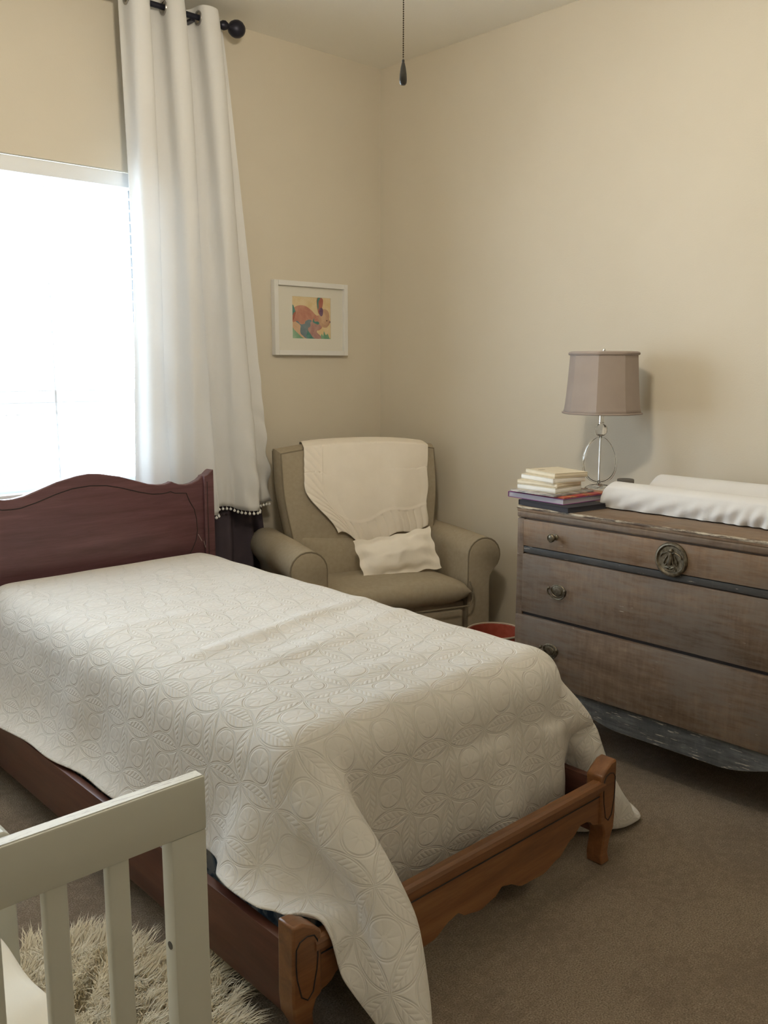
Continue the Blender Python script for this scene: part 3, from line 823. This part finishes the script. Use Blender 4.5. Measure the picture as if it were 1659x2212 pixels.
# round medallion with a draped figure and scrolls
my, mz, mx_ = 1.438, .785, DX - .006
M_ = Matrix.Translation((mx_, my, mz)) @ Matrix.Rotation(math.radians(-90), 4, 'Y')
md_ = B().lathe([(0, 0), (.056, 0), (.056, .006), (.053, .010), (.048, .011), (.045, .0065), (.043, .005), (0, .005)], 48, M_)
xf = mx_ - .006
def rel(pts, r): md_.tube([(xf - .001, my - a, mz + b_) for a, b_ in pts], r, 7)
rel([(0, .022), (0, .010), (-.002, -.010), (-.004, -.018)], [.004, .007, .008, .006]); rel([(.004, .01), (.008, -.008), (.010, -.016)], [.003, .004, .003]); rel([(-.004, .01), (-.008, -.008), (-.011, -.015)], [.003, .004, .003])
md_.sphere((xf - .002, my, mz + .029), .0065, 10)
for sg in (-1, 1):
    rel([(sg * .004, .020), (sg * .014, .024), (sg * .022, .020)], .0022)
    rel([(sg * .012, .012), (sg * .020, -.002), (sg * .024, -.014), (sg * .018, -.019), (sg * .013, -.013)], .0024)
    rel([(sg * .022, .020), (sg * .032, .016), (sg * .036, .006)], .0026)
    rel([(sg * .003, -.027), (sg * .012, -.024), (sg * .020, -.028), (sg * .012, -.032)], .0024)
rel([(-.02, -.034), (0, -.037), (.02, -.034)], .0022)
for k in range(5): md_.sphere((xf - .002, my - .012 + .006 * k, mz - .030 + .003 * (k % 2)), .0028, 8)
mo = md_.build('medallion', 'brass', d1)
mo['label'] = 'round pewter medallion with a draped figure'
# apron: curved lower edge, with legs
pts = []
for k in range(61):
    y = fy0_ - .01 + (fy1_ - fy0_ + .02) * k / 60; t = abs((y - 1.43) / .60)
    pts.append((y, .143 + .072 * sstep(.30, .82, t) if t < .82 else .215))
B().prism(pts + [(DY1 - .012, .236), (DY0 + .012, .236)], DX + .004, DX + .026, ('y', 'z', 'x')).build('apron', 'apron', dr, angle=40)
for yl in (DY1 - .055, DY0 + .055):
    for xl_ in (DX + .045, DXB - .05):
        B().lathe([(.0, 0), (.020, 0), (.024, .012), (.018, .03), (.021, .10), (.030, .18), (.036, .234), (0, .234)], 20, Matrix.Translation((xl_, yl, 0))).build('leg', 'dresser', dr)

# ------------------------------------------------------------------ things on the dresser
ZD = .8855
def book(name, label, c, w, d_, t, z, rz, cover, pages, soft=False, bev=.001, wrap=True, group=None):
    """w along local x, d_ along local y; the spine is on the -y side"""
    r = thing(name, label, 'book', (c[0], c[1], z), rz, group)
    ct_ = .0022
    cv = B(); cv.box((-w / 2, -d_ / 2, 0), (w / 2, d_ / 2, ct_), bev); cv.box((-w / 2, -d_ / 2, t - ct_), (w / 2, d_ / 2, t), bev)
    cv.box((-w / 2, d_ / 2 - ct_, ct_), (w / 2, d_ / 2, t - ct_))
    cv.build('cover', cover, r, world=False)
    ii = .003
    B().box((-w / 2 + ii, -d_ / 2 + ii, ct_), (w / 2 - ii, d_ / 2 - ct_, t - ct_)).build('pages', pages, r, world=False, smooth=False)
    return r
m_, nt, b = new('magazine_cover_pattern', (.5, .1, .1), .35)
n = noise(nt, coord(nt, 'Object', (1, 1, 1)), 16, 3, .5, .8)
nt.links.new(ramp(nt, n, [(.40, (.42, .05, .07)), (.48, (.50, .13, .05)), (.55, (.46, .22, .10)), (.62, (.09, .05, .06))]), b.inputs['Base Color'])
mag = m_
m_, nt, b = new('grey_photo_cover', (.3, .3, .3), .4)
n = noise(nt, coord(nt, 'Object'), 20, 3)
nt.links.new(ramp(nt, n, [(.42, (.16, .15, .15)), (.5, (.33, .31, .29)), (.6, (.50, .46, .42))]), b.inputs['Base Color'])
photo = m_
cream = flat('cream_board', (.72, .645, .50), (.75, .675, .53)); paper = flat('white_paper', (.80, .78, .73)); grey_p = flat('lavender_grey_paper', (.44, .41, .45))
purple = flat('purple_cover', (.22, .07, .20)); dark = flat('dark_slate_cover', (.05, .05, .06))
th0 = math.radians(-30)
bc = (2.745, 1.995)
book('hardcover_book', 'dark slate book at the bottom of the book stack', (2.705, 1.950), .20, .25, .020, ZD, math.radians(-8), dark, dark)
book('hardcover_book', 'large purple-edged art book with grey pages, second from the stack bottom', (2.765, 2.010), .262, .272, .021, ZD + .0203, math.radians(-5), purple, grey_p)
cvp = book('magazine', 'thin magazine with red and orange cover lying on the purple art book', (2.768, 2.008), .256, .265, .005, ZD + .0416, math.radians(-5), mag, grey_p)
book('thin_paperback', 'thin grey photo-covered paperback under the cream books', (2.730, 2.016), .225, .215, .006, ZD + .0469, math.radians(-4), photo, paper)
zz0 = ZD + .0532
sm = [((2.728, 2.028), .150, .185, .0195, -3, 'lowest of the four small cream board books in the stack'),
      ((2.730, 2.030), .150, .185, .0150, 0, 'second lowest small cream board book in the stack'),
      ((2.742, 2.022), .155, .185, .0190, -13, 'second highest small cream board book, turned slightly'),
      ((2.756, 2.018), .150, .185, .0165, -17, 'topmost small cream board book with a plain pale cover')]
for c_, w_, d_, t_, a_, lb in sm:
    r = thing('board_book', lb, 'book', (c_[0], c_[1], zz0), math.radians(a_), 'small cream board books on the stack')
    B().box((-w_ / 2, -d_ / 2, .0012), (w_ / 2, d_ / 2, t_ - .0012), .004, 3).build('pages', paper if t_ > .018 else cream, r, world=False)
    cb = B().box((-w_ / 2, -d_ / 2, t_ - .0012), (w_ / 2, d_ / 2, t_)); cb.box((-w_ / 2, -d_ / 2, 0), (w_ / 2, d_ / 2, .0012)); cb.build('cover', cream, r, world=False, smooth=False)
    zz0 += t_ + .0004
    lastr = r; ltop = t_
g = B(); g.lathe([(0, 0), (.012, 0), (.012, .0004), (0, .0004)], 16, Matrix.Translation((-.045, .03, ltop)) @ Matrix.Diagonal((1.3, .7, 1, 1)))
g.build('cover_print', flat('faint_print', (.42, .36, .26)), lastr, world=False, smooth=False)

# table lamp
LX, LY = 3.115, 2.068
lp = thing('table_lamp', 'table lamp with taupe panelled shade and clear glass teardrop base on the dresser', 'table lamp', (LX, LY, ZD))
MTt = Matrix.Translation((LX, LY, 0))
fr = [(.054, ZD), (.058, ZD + .010), (.055, ZD + .022), (.040, ZD + .030), (.034, ZD + .027), (.018, ZD + .030), (.0, ZD + .030)]
B().lathe([(0, ZD)] + fr, 14, MTt).build('crystal_foot', 'glass', lp, angle=5)
B().lathe([(0, ZD + .0302), (.013, ZD + .0302), (.013, ZD + .036), (.006, ZD + .042), (.0045, ZD + .05), (.0045, 1.120), (0, 1.120)], 16, MTt).build('rod', 'chrome', lp)
# teardrop ring facing the camera side
vdir = Vector((LX, LY, 0)).normalized(); side = Vector((vdir.y, -vdir.x, 0))
pts = []
for k in range(64):
    a = 2 * math.pi * k / 64
    z = 1.022 + .098 * math.cos(a) ; t = (z - .924) / .196
    wd = .0745 * abs(math.sin(a)) * (1.06 - .28 * t)
    pts.append(Vector((LX, LY, z)) + side * (wd if math.sin(a) > 0 else -wd))
ring = B(); N_ = 64; vs = []
cen = Vector((LX, LY, 1.012))
for i, p in enumerate(pts):
    inw = (cen - p).normalized()
    for (dn, dd) in ((0, -.011), (0, .011), (.006, .015), (.012, .009), (.012, -.009), (.006, -.015)):
        vs.append(p + inw * dn + vdir * dd)
fs = [(i * 6 + a, i * 6 + (a + 1) % 6, ((i + 1) % N_) * 6 + (a + 1) % 6, ((i + 1) % N_) * 6 + a) for i in range(N_) for a in range(6)]
ring.raw(vs, fs).build('glass_teardrop', 'glass', lp, angle=30)
B().lathe([(0, 1.114)] + [(.0265 * math.sin(math.pi * k / 8), 1.1405 - .0265 * math.cos(math.pi * k / 8)) for k in range(1, 8)] + [(0, 1.167)], 12, MTt).build('crystal_ball', 'glass', lp, angle=5)
B().lathe([(0, 1.165), (.012, 1.165), (.012, 1.170), (.0105, 1.172), (.0105, 1.235), (.006, 1.238), (.003, 1.24), (.003, 1.452), (0, 1.452)], 20, MTt).build('neck', 'chrome', lp)
B().lathe([(0, 1.452), (.006, 1.452), (.007, 1.458), (.004, 1.464), (0, 1.466)], 12, MTt).build('finial', 'chrome', lp)
ph0 = math.atan2(-vdir.y, -vdir.x) - math.radians(8)
sh = B(); rows = []
for k in range(15):
    t = k / 14; z = 1.208 + (1.452 - 1.208) * t
    rr = .155 - .020 * (t ** .55) - .003 * t
    ring_ = []
    for q_ in range(8):
        a0, a1 = ph0 + q_ * math.pi / 4, ph0 + (q_ + 1) * math.pi / 4
        for e in range(6):
            f_ = e / 6; p0 = Vector((math.cos(a0), math.sin(a0), 0)); p1 = Vector((math.cos(a1), math.sin(a1), 0))
            p = p0.lerp(p1, f_); p = p.lerp(p.normalized(), .30)
            ring_.append((LX + p.x * rr, LY + p.y * rr, z))
    rows.append(ring_)
sh.grid(rows, wrap=True)
o = sh.build('lamp_shade', 'shade', lp, angle=14); solid(o, .0015, 0)
for zk, rk in ((0, 1.012), (14, 1.02), (13, 1.012)):
    if zk == 13: continue
    B().tube([(LX + (p[0] - LX) * rk, LY + (p[1] - LY) * rk, p[2] + (.001 if zk == 0 else -.008)) for p in rows[zk]], .0042 if zk == 0 else .0072, 6, True).build('shade_trim', 'shade', lp)
sp_ = B()
for a in range(3):
    an = a * 2 * math.pi / 3 + .5; sp_.tube([(LX, LY, 1.451), (LX + .125 * math.cos(an), LY + .125 * math.sin(an), 1.447)], .0014, 6)
sp_.build('shade_spider', 'chrome', lp)

# jar with grey lid
JX, JY = 3.02, 1.885
jr = thing('lidded_jar', 'pink jar with dark grey lid behind the changing pad', 'jar', (JX, JY, ZD))
Mj = Matrix.Translation((JX, JY, 0))
B().lathe([(0, ZD), (.034, ZD), (.037, ZD + .004), (.037, ZD + .050), (.034, ZD + .058), (.030, ZD + .062), (0, ZD + .062)], 28, Mj).build('body', flat('pink_plastic', (.50, .20, .155)), jr)
B().lathe([(0, ZD + .061), (.031, ZD + .061), (.032, ZD + .063), (.032, ZD + .079), (.030, ZD + .081), (.026, ZD + .0795), (0, ZD + .0795)], 28, Mj).build('lid', flat('grey_plastic_lid', (.13, .12, .105)), jr)

# contoured changing pad
PX0, PX1, PY0, PY1 = 2.785, 3.19, 1.02, 1.845
def pad(u, v, top):
    x = PX0 + (PX1 - PX0) * u; y = PY0 + (PY1 - PY0) * v
    e = min(u, 1 - u); edge = .085 + .012 * math.sin(v * 30) * .0
    side_h = .092 - .055 * sstep(.10, .42, e)
    end = sstep(0, .05, 1 - v) * sstep(0, .05, v)
    rnd_ = math.sqrt(max(0, 1 - (1 - min(1, e / .07)) ** 2)) * math.sqrt(max(0, 1 - (1 - min(1, min(v, 1 - v) / .045)) ** 2))
    z = ZD + .006 + (side_h - .006) * rnd_ if top else ZD + .001
    if u < .06 and top: x -= .012 * math.sin(math.pi * min(1, (z - ZD) / .09))
    return (x, y, z)
pg = B(); rows = []
NPU, NPV = 60, 110
def skirtwob(u, v, z):
    return .0
for j in range(NPV + 1):
    row = []
    v = j / NPV; vv = .5 - .5 * math.cos(math.pi * v) if False else v
    for i in range(NPU + 1):
        t = i / NPU
        # path across: up the near side, over the wings and the hollow, down the far side
        if t < .22:
            k = t / .22; x = PX0 - .010 * math.sin(math.pi * k); z = .004 + .078 * k; 
            fold = (1 - k) * (.55 + .45 * math.sin(v * 5 + 1))
            x += .007 * fold * math.sin(v * 120 + k * 5) + .0035 * (1 - k) * math.sin(v * 47 + k * 9); 
        elif t > .84:
            k = (1 - t) / .16; x = PX1 + .006 * math.sin(math.pi * k); z = .004 + .078 * k
        else:
            k = (t - .22) / .62; x = PX0 + (PX1 - PX0) * k; e = min(k, 1 - k)
            z = .082 + .014 * math.sin(math.pi * min(1, e / .22)) * (1 if e < .11 else 1) - .055 * sstep(.12, .46, e)
            z += .002 * math.sin(v * 26 + k * 11) * (1 - abs(2 * k - 1))
        y = PY0 + (PY1 - PY0) * v
        en = min(v, 1 - v); r_ = math.sqrt(max(0, 1 - (1 - min(1, en / .05)) ** 2))
        z = .004 + (z - .004) * r_ * (1 if t < .22 or t > .84 else 1)
        xc = (PX0 + PX1) / 2; x = xc + (x - xc) * (1 - .06 * (1 - r_))
        row.append((x, y, ZD + z))
    rows.append(row)
pg.grid(rows); pg.raw([rows[0][0], rows[0][-1], rows[-1][-1], rows[-1][0]], [(0, 1, 2, 3)])
po_ = pg.build('changing_pad', 'padcover', None, angle=180)
tag(po_, 'white fabric-covered contoured changing pad on the dresser top', 'changing pad')

# ------------------------------------------------------------------ framed picture
pf = thing('framed_picture', 'white square frame with a watercolour rabbit above the armchair', 'picture', (2.872, YW - .002, 1.62))
px0, px1, pz0, pz1 = 2.640, 3.105, 1.445, 1.804; yb = YW - .002; fd = .030
fw = .024
fr_ = B()
fr_.box((px0, yb - fd, pz0), (px0 + fw, yb, pz1), .0015); fr_.box((px1 - fw, yb - fd, pz0), (px1, yb, pz1), .0015)
fr_.box((px0 + fw, yb - fd, pz0), (px1 - fw, yb, pz0 + fw), .0015); fr_.box((px0 + fw, yb - fd, pz1 - fw), (px1 - fw, yb, pz1), .0015)
fr_.build('frame', 'frame', pf, smooth=False)
ym = yb - .012
ax0, ax1, az0, az1 = 2.758, 3.002, 1.528, 1.732
mb = B(); mb.box((px0 + fw, ym - .002, pz0 + fw), (ax0, ym, pz1 - fw)); mb.box((ax1, ym - .002, pz0 + fw), (px1 - fw, ym, pz1 - fw))
mb.box((ax0, ym - .002, pz0 + fw), (ax1, ym, az0)); mb.box((ax0, ym - .002, az1), (ax1, ym, pz1 - fw))
mb.build('mat_board', 'matboard', pf, smooth=False)
def wc(name, a, b__, sc=18):
    m_, nt, bb_ = new(name, a, .95, spec=.05); n_ = noise(nt, coord(nt, 'Object'), sc, 4, .6, .5)
    nt.links.new(ramp(nt, n_, [(.35, a), (.65, b__)]), bb_.inputs['Base Color']); return m_
PAL = [wc('wash_cream_yellow', (.64, .49, .27), (.70, .58, .38)), wc('wash_salmon', (.43, .20, .15), (.54, .30, .22)), wc('wash_brown_pink', (.42, .25, .17), (.56, .38, .25)),
       wc('wash_teal', (.07, .20, .18), (.13, .27, .24)), wc('wash_blue_grey', (.14, .19, .23), (.22, .27, .28)), wc('wash_plum', (.12, .07, .12), (.20, .13, .19)),
       wc('wash_rust', (.32, .12, .09), (.40, .17, .13)), wc('wash_green', (.16, .32, .21), (.33, .47, .33)), wc('wash_mauve', (.36, .20, .19), (.46, .30, .26)), flat('ink', (.03, .02, .02)), wc('wash_pale', (.60, .40, .26), (.66, .47, .32))]
art = B()
art_n = [0]
def blob(pts, mi, closed=True):
    """pts in picture fractions (0..1, 0 at the left/bottom), smoothed"""
    art_n[0] += 1; yy = ym + .0004 - .00012 * art_n[0]
    n = len(pts); out = []
    for i in range(n):
        p0, p1, p2, p3 = [pts[(i + k) % n] for k in (-1, 0, 1, 2)]
        for s_ in range(5):
            t = s_ / 5
            out.append(tuple(.5 * ((2 * p1[c]) + (-p0[c] + p2[c]) * t + (2 * p0[c] - 5 * p1[c] + 4 * p2[c] - p3[c]) * t * t + (-p0[c] + 3 * p1[c] - 3 * p2[c] + p3[c]) * t ** 3) for c in (0, 1)))
    out = [(min(1, max(0, a)), min(1, max(0, b_))) for a, b_ in out]
    art.raw([(ax0 + a * (ax1 - ax0), yy, az0 + b_ * (az1 - az0)) for a, b_ in out], [tuple(range(len(out)))], mi)
art.raw([(ax0, ym + .0004, az0), (ax1, ym + .0004, az0), (ax1, ym + .0004, az1), (ax0, ym + .0004, az1)], [(0, 1, 2, 3)], 0)
blob([(0, 0), (.01, .30), (.10, .18), (.25, .05), (.33, 0)], 7)
blob([(.36, 0), (.34, .22), (.42, .20), (.55, .05), (.58, 0)], 3)
blob([(.74, 0), (.76, .12), (.80, .08), (.82, .19), (.87, .10), (.92, .13), (.96, .04), (.98, 0)], 7)
blob([(0, .40), (0, .62), (.05, .73), (.18, .79), (.34, .78), (.50, .68), (.62, .57), (.74, .55), (.78, .30), (.66, .20), (.62, .30), (.48, .30), (.30, .30), (.14, .38)], 1)
blob([(0, .36), (.02, .24), (.14, .12), (.26, .02), (.36, 0), (.36, .05), (.26, .09), (.20, .22), (.22, .34), (.10, .40)], 10)
blob([(.38, .26), (.46, .12), (.56, .01), (.74, .01), (.72, .08), (.63, .16), (.66, .22), (.74, .27), (.72, .40), (.50, .42)], 8)
blob([(.09, .40), (.20, .32), (.20, .22), (.22, .10), (.34, .07), (.38, 0), (.30, .03), (.24, .12), (.30, .22), (.36, .32), (.34, .36), (.22, .34), (.14, .41)], 4)
blob([(.20, .14), (.22, .30), (.32, .34), (.40, .28), (.36, .10), (.28, .06)], 4)
blob([(.32, .33), (.34, .42), (.44, .46), (.50, .43), (.46, .38), (.46, .30), (.38, .26)], 4)
blob([(.52, .42), (.56, .49), (.57, .42), (.66, .42), (.70, .38), (.66, .35), (.56, .38)], 3)
blob([(0, .55), (0, .78), (.03, .78), (.06, .70), (.08, .62)], 3)
blob([(.0, .42), (.02, .58), (.09, .63), (.05, .48)], 6)
blob([(.70, .36), (.68, .55), (.74, .68), (.84, .73), (.94, .67), (.97, .55), (.96, .48), (.99, .42), (.95, .34), (.88, .28), (.78, .29)], 2)
blob([(.66, .68), (.63, .90), (.66, 1.0), (.76, 1.0), (.80, .93), (.78, .78), (.73, .64), (.69, .60)], 6)
blob([(.66, .72), (.64, .90), (.67, 1.0), (.73, 1.0), (.68, .90), (.68, .76)], 3)
blob([(.70, .60), (.70, .72), (.75, .76), (.79, .72), (.79, .60), (.75, .55)], 5)
blob([(.885, .445), (.89, .46), (.905, .46), (.91, .445), (.895, .435)], 9)
blob([(.97, .42), (.98, .44), (.995, .42), (.98, .40)], 5)
art.build('painting', PAL, pf, smooth=False)

# ------------------------------------------------------------------ ceiling fan light with its pull chain
FX, FYc, FZ = 1.24, 1.45, 2.40
fan = thing('ceiling_fan', 'ceiling fan light with a dark teardrop pull hanging on a bead chain', 'ceiling fan', (FX, FYc, H))
Mf = Matrix.Translation((FX, FYc, 0))
B().lathe([(0, H), (.07, H), (.06, H - .05), (.015, H - .06), (.015, 2.74), (.10, 2.73), (.12, 2.68), (.10, 2.62), (.05, 2.60), (.05, 2.475), (.122, 2.47), (.122, 2.464), (0, 2.464)], 32, Mf).build('motor_housing', 'nickel', fan)
B().lathe([(.116, 2.345), (.120, 2.40), (.116, 2.463)], 24, Mf).build('light_drum', 'bulb', fan)
B().lathe([(0, 2.330), (.09, 2.332), (.124, 2.340), (.124, 2.346), (0, 2.346)], 32, Mf).build('drum_light_stop', 'nickel', fan)  # unseen opaque base, added to cut the drum's light downward onto the bed
for k in range(4):
    a = k * math.pi / 2 + .5
    Mb = Mf @ Matrix.Rotation(a, 4, 'Z') @ Matrix.Translation((0, 0, 2.665)) @ Matrix.Rotation(math.radians(10), 4, 'X')
    B().box((.20, -.065, -.004), (.62, .065, .004), .003, mat=Mb).box((.09, -.015, -.003), (.24, .015, .003), mat=Mb).build('blade', 'nickel', fan)
CXc, CYc = 1.303, 1.349
chn = B(); z = 1.992
while z < 2.335:
    chn.sphere((CXc, CYc, z), .0016, 6); z += .0041
chn.tube([(CXc, CYc, 1.985), (CXc, CYc, 2.34)], .0004, 4)
chn.tube([(CXc, CYc, 2.34), (FX + .05, FYc - .07, 2.34)], .002, 6)
chn.build('pull_chain', simple('bronze_chain', (.07, .05, .03), None, 9, .4, .8), fan)
B().lathe([(0, 1.940), (.0045, 1.9405), (.0068, 1.9435), (.0075, 1.949), (.0070, 1.960), (.0052, 1.972), (.0032, 1.980), (.0022, 1.9825), (.0028, 1.984), (.002, 1.987), (0, 1.9875)], 20, Matrix.Translation((CXc, CYc, 0))).build('pull_weight', simple('dark_pull', (.028, .026, .026), (.06, .055, .045), 30, .4), fan)

# ------------------------------------------------------------------ crib in the foreground
cr = thing('toddler_bed', 'white painted slatted toddler bed in the lower left foreground', 'toddler bed', (-.1, 1.3, 0))
CYF = .971; CX1 = .583; CX0 = -.80; TK = .022
B().box((CX0, CYF, .793), (CX1, CYF + TK, .868), .003, 2).build('top_rail', 'crib', cr)
B().box((CX0 + .003, CYF + .0028, .868), (CX1 - .003, CYF + TK - .0028, .8693)).build('rail_top_face', 'crib_top', cr, smooth=False)
for xa in (CX1 - .052, CX0):
    B().box((xa, CYF + .0015, .0), (xa + .052, CYF + .030, .793), .003, 2).build('post', 'crib', cr)
B().lathe([(0, 0), (.0055, 0), (.0055, .0008), (0, .0008)], 18, Matrix.Translation((CX1 - .0521, CYF + .015, .640)) @ Matrix.Rotation(math.radians(-90), 4, 'Y')).build('bolt_hole', 'hole', cr)
x = CX1 - .138
while x > CX0 + .07:
    B().box((x, CYF + .004, .16), (x + .029, CYF + .021, .795), .004, 3).build('slat', 'crib', cr); x -= .0795
B().box((CX0 + .05, CYF + .002, .10), (CX1 - .05, CYF + .022, .165), .003).build('bottom_rail', 'crib', cr)
# low far side
FYy = 1.70
for xa in (CX1 - .050, CX0):
    o = B().prism([(xa, 0), (xa + .050, 0), (xa + .050, .475), (xa + .046, .489), (xa + .035, .498), (xa + .012, .499), (xa, .499)], FYy, FYy + .055).build('post', 'crib', cr, angle=30)
    md = o.modifiers.new('b', 'BEVEL'); md.width = .004; md.segments = 2; md.limit_method = 'ANGLE'; md.angle_limit = math.radians(40)
B().box((CX0 + .05, FYy + .015, .10), (CX1 - .05, FYy + .04, .16), .003).build('bottom_rail', 'crib', cr)
for xa in (CX1 - .045, CX0 + .015):
    B().box((xa, CYF + .03, .10), (xa + .025, FYy, .16), .003).build('side_rail', 'crib', cr)
B().box((CX0 + .04, CYF + .03, .16), (CX1 - .045, FYy + .01, .175)).build('mattress_board', 'crib', cr, smooth=False)
# mattress with rumpled sheet
rows = []
MX0, MX1, MY0, MY1 = CX0 + .03, .525, CYF + .034, FYy - .01
for j in range(61):
    row = []
    for i in range(121):
        u, v = i / 120, j / 60
        x = MX0 + (MX1 - MX0) * u; y = MY0 + (MY1 - MY0) * v
        e = min(u * (MX1 - MX0), (1 - u) * (MX1 - MX0), v * (MY1 - MY0), (1 - v) * (MY1 - MY0))
        r_ = math.sqrt(max(0, 1 - (1 - min(1, e / .05)) ** 2))
        z = .18 + (.218 + .015 * sstep(.3, 1, v) + .008 * math.sin(x * 22 + y * 8) + .006 * math.sin(x * 9 - y * 31)) * r_
        row.append((x, y, z))
    rows.append(row)
mg = B().grid(rows); mg.raw([rows[0][0], rows[0][-1], rows[-1][-1], rows[-1][0]], [(0, 1, 2, 3)])
mo = mg.build('toddler_mattress', 'sheet', None, angle=180)
tag(mo, 'toddler mattress in a rumpled cream sheet behind the white slats', 'mattress')

# ------------------------------------------------------------------ sheepskin rug
rg = thing('sheepskin_rug', 'long-haired cream sheepskin rug on the carpet beside the bed rail', 'rug', (.6, 1.65, 0))
def rug_r(a): return 1 + .07 * math.sin(3 * a + .6) + .05 * math.sin(5 * a + 2) + .03 * math.sin(9 * a)
RC = (.60, 1.60); RA, RB = .36, .42
out = [(RC[0] + RA * rug_r(a) * math.cos(a), RC[1] + RB * rug_r(a) * math.sin(a)) for a in [2 * math.pi * k / 90 for k in range(90)]]
B().prism(out, .001, .012, ('x', 'y', 'z')).build('hide', 'hide', rg, angle=40)
rs = np.random.RandomState(11); NS = 30000
ang = rs.rand(NS) * 2 * np.pi; rad = np.sqrt(rs.rand(NS))
rr = 1 + .07 * np.sin(3 * ang + .6) + .05 * np.sin(5 * ang + 2) + .03 * np.sin(9 * ang)
bx = RC[0] + RA * rr * rad * np.cos(ang) * .99; by = RC[1] + RB * rr * rad * np.sin(ang) * .99
cl = np.sin(bx * 41 + 3 * np.sin(by * 23)) * 1.3 + np.cos(by * 37 + 2 * np.sin(bx * 29)) * 1.3     # locks of wool turn together
out_a = ang; dirx = np.cos(cl * 1.2 - .6) * .5 + np.cos(out_a) * rad ** 3 * .9 + rs.randn(NS) * .22; diry = np.sin(cl * 1.2 - .6) * .5 + np.sin(out_a) * rad ** 3 * .9 + rs.randn(NS) * .22
Ln = .045 + .020 * rs.rand(NS); hgt = .028 + .018 * rs.rand(NS) + .006 * np.sin(cl * 2)
wd = .0011 + .0006 * rs.rand(NS)
nrm = np.sqrt(dirx ** 2 + diry ** 2) + 1e-6; sxp, syp = -diry / nrm, dirx / nrm
SEG = 4; V_ = np.zeros((NS, SEG * 2 + 1, 3))
for k in range(SEG + 1):
    t = k / SEG; cx2 = bx + dirx * Ln * t ** 1.4 + .004 * np.sin(t * 7 + cl * 5) * sxp; cy2 = by + diry * Ln * t ** 1.4 + .004 * np.sin(t * 7 + cl * 5) * syp
    cz2 = .008 + hgt * np.sin(min(1, t * .75) * math.pi * .72)
    if k < SEG:
        ww = wd * (1 - .55 * t)
        V_[:, 2 * k] = np.stack([cx2 - sxp * ww, cy2 - syp * ww, cz2], -1); V_[:, 2 * k + 1] = np.stack([cx2 + sxp * ww, cy2 + syp * ww, cz2], -1)
    else: V_[:, 2 * SEG] = np.stack([cx2, cy2, cz2], -1)
V_[..., 0] -= .6; V_[..., 1] -= 1.65
base = (np.arange(NS) * (SEG * 2 + 1))[:, None]
fq = []
for k in range(SEG - 1): fq.append(base + np.array([[2 * k, 2 * k + 1, 2 * k + 3, 2 * k + 2]]))
quads = np.concatenate(fq); tris = base + np.array([[2 * SEG - 2, 2 * SEG - 1, 2 * SEG]])
me = bpy.data.meshes.new('fur'); me.from_pydata(V_.reshape(-1, 3).tolist(), [], quads.tolist() + tris.tolist()); me.materials.append(MT['fur'])
fo = bpy.data.objects.new('fur', me); COL.objects.link(fo); fo.parent = rg; fo['kind'] = 'stuff'
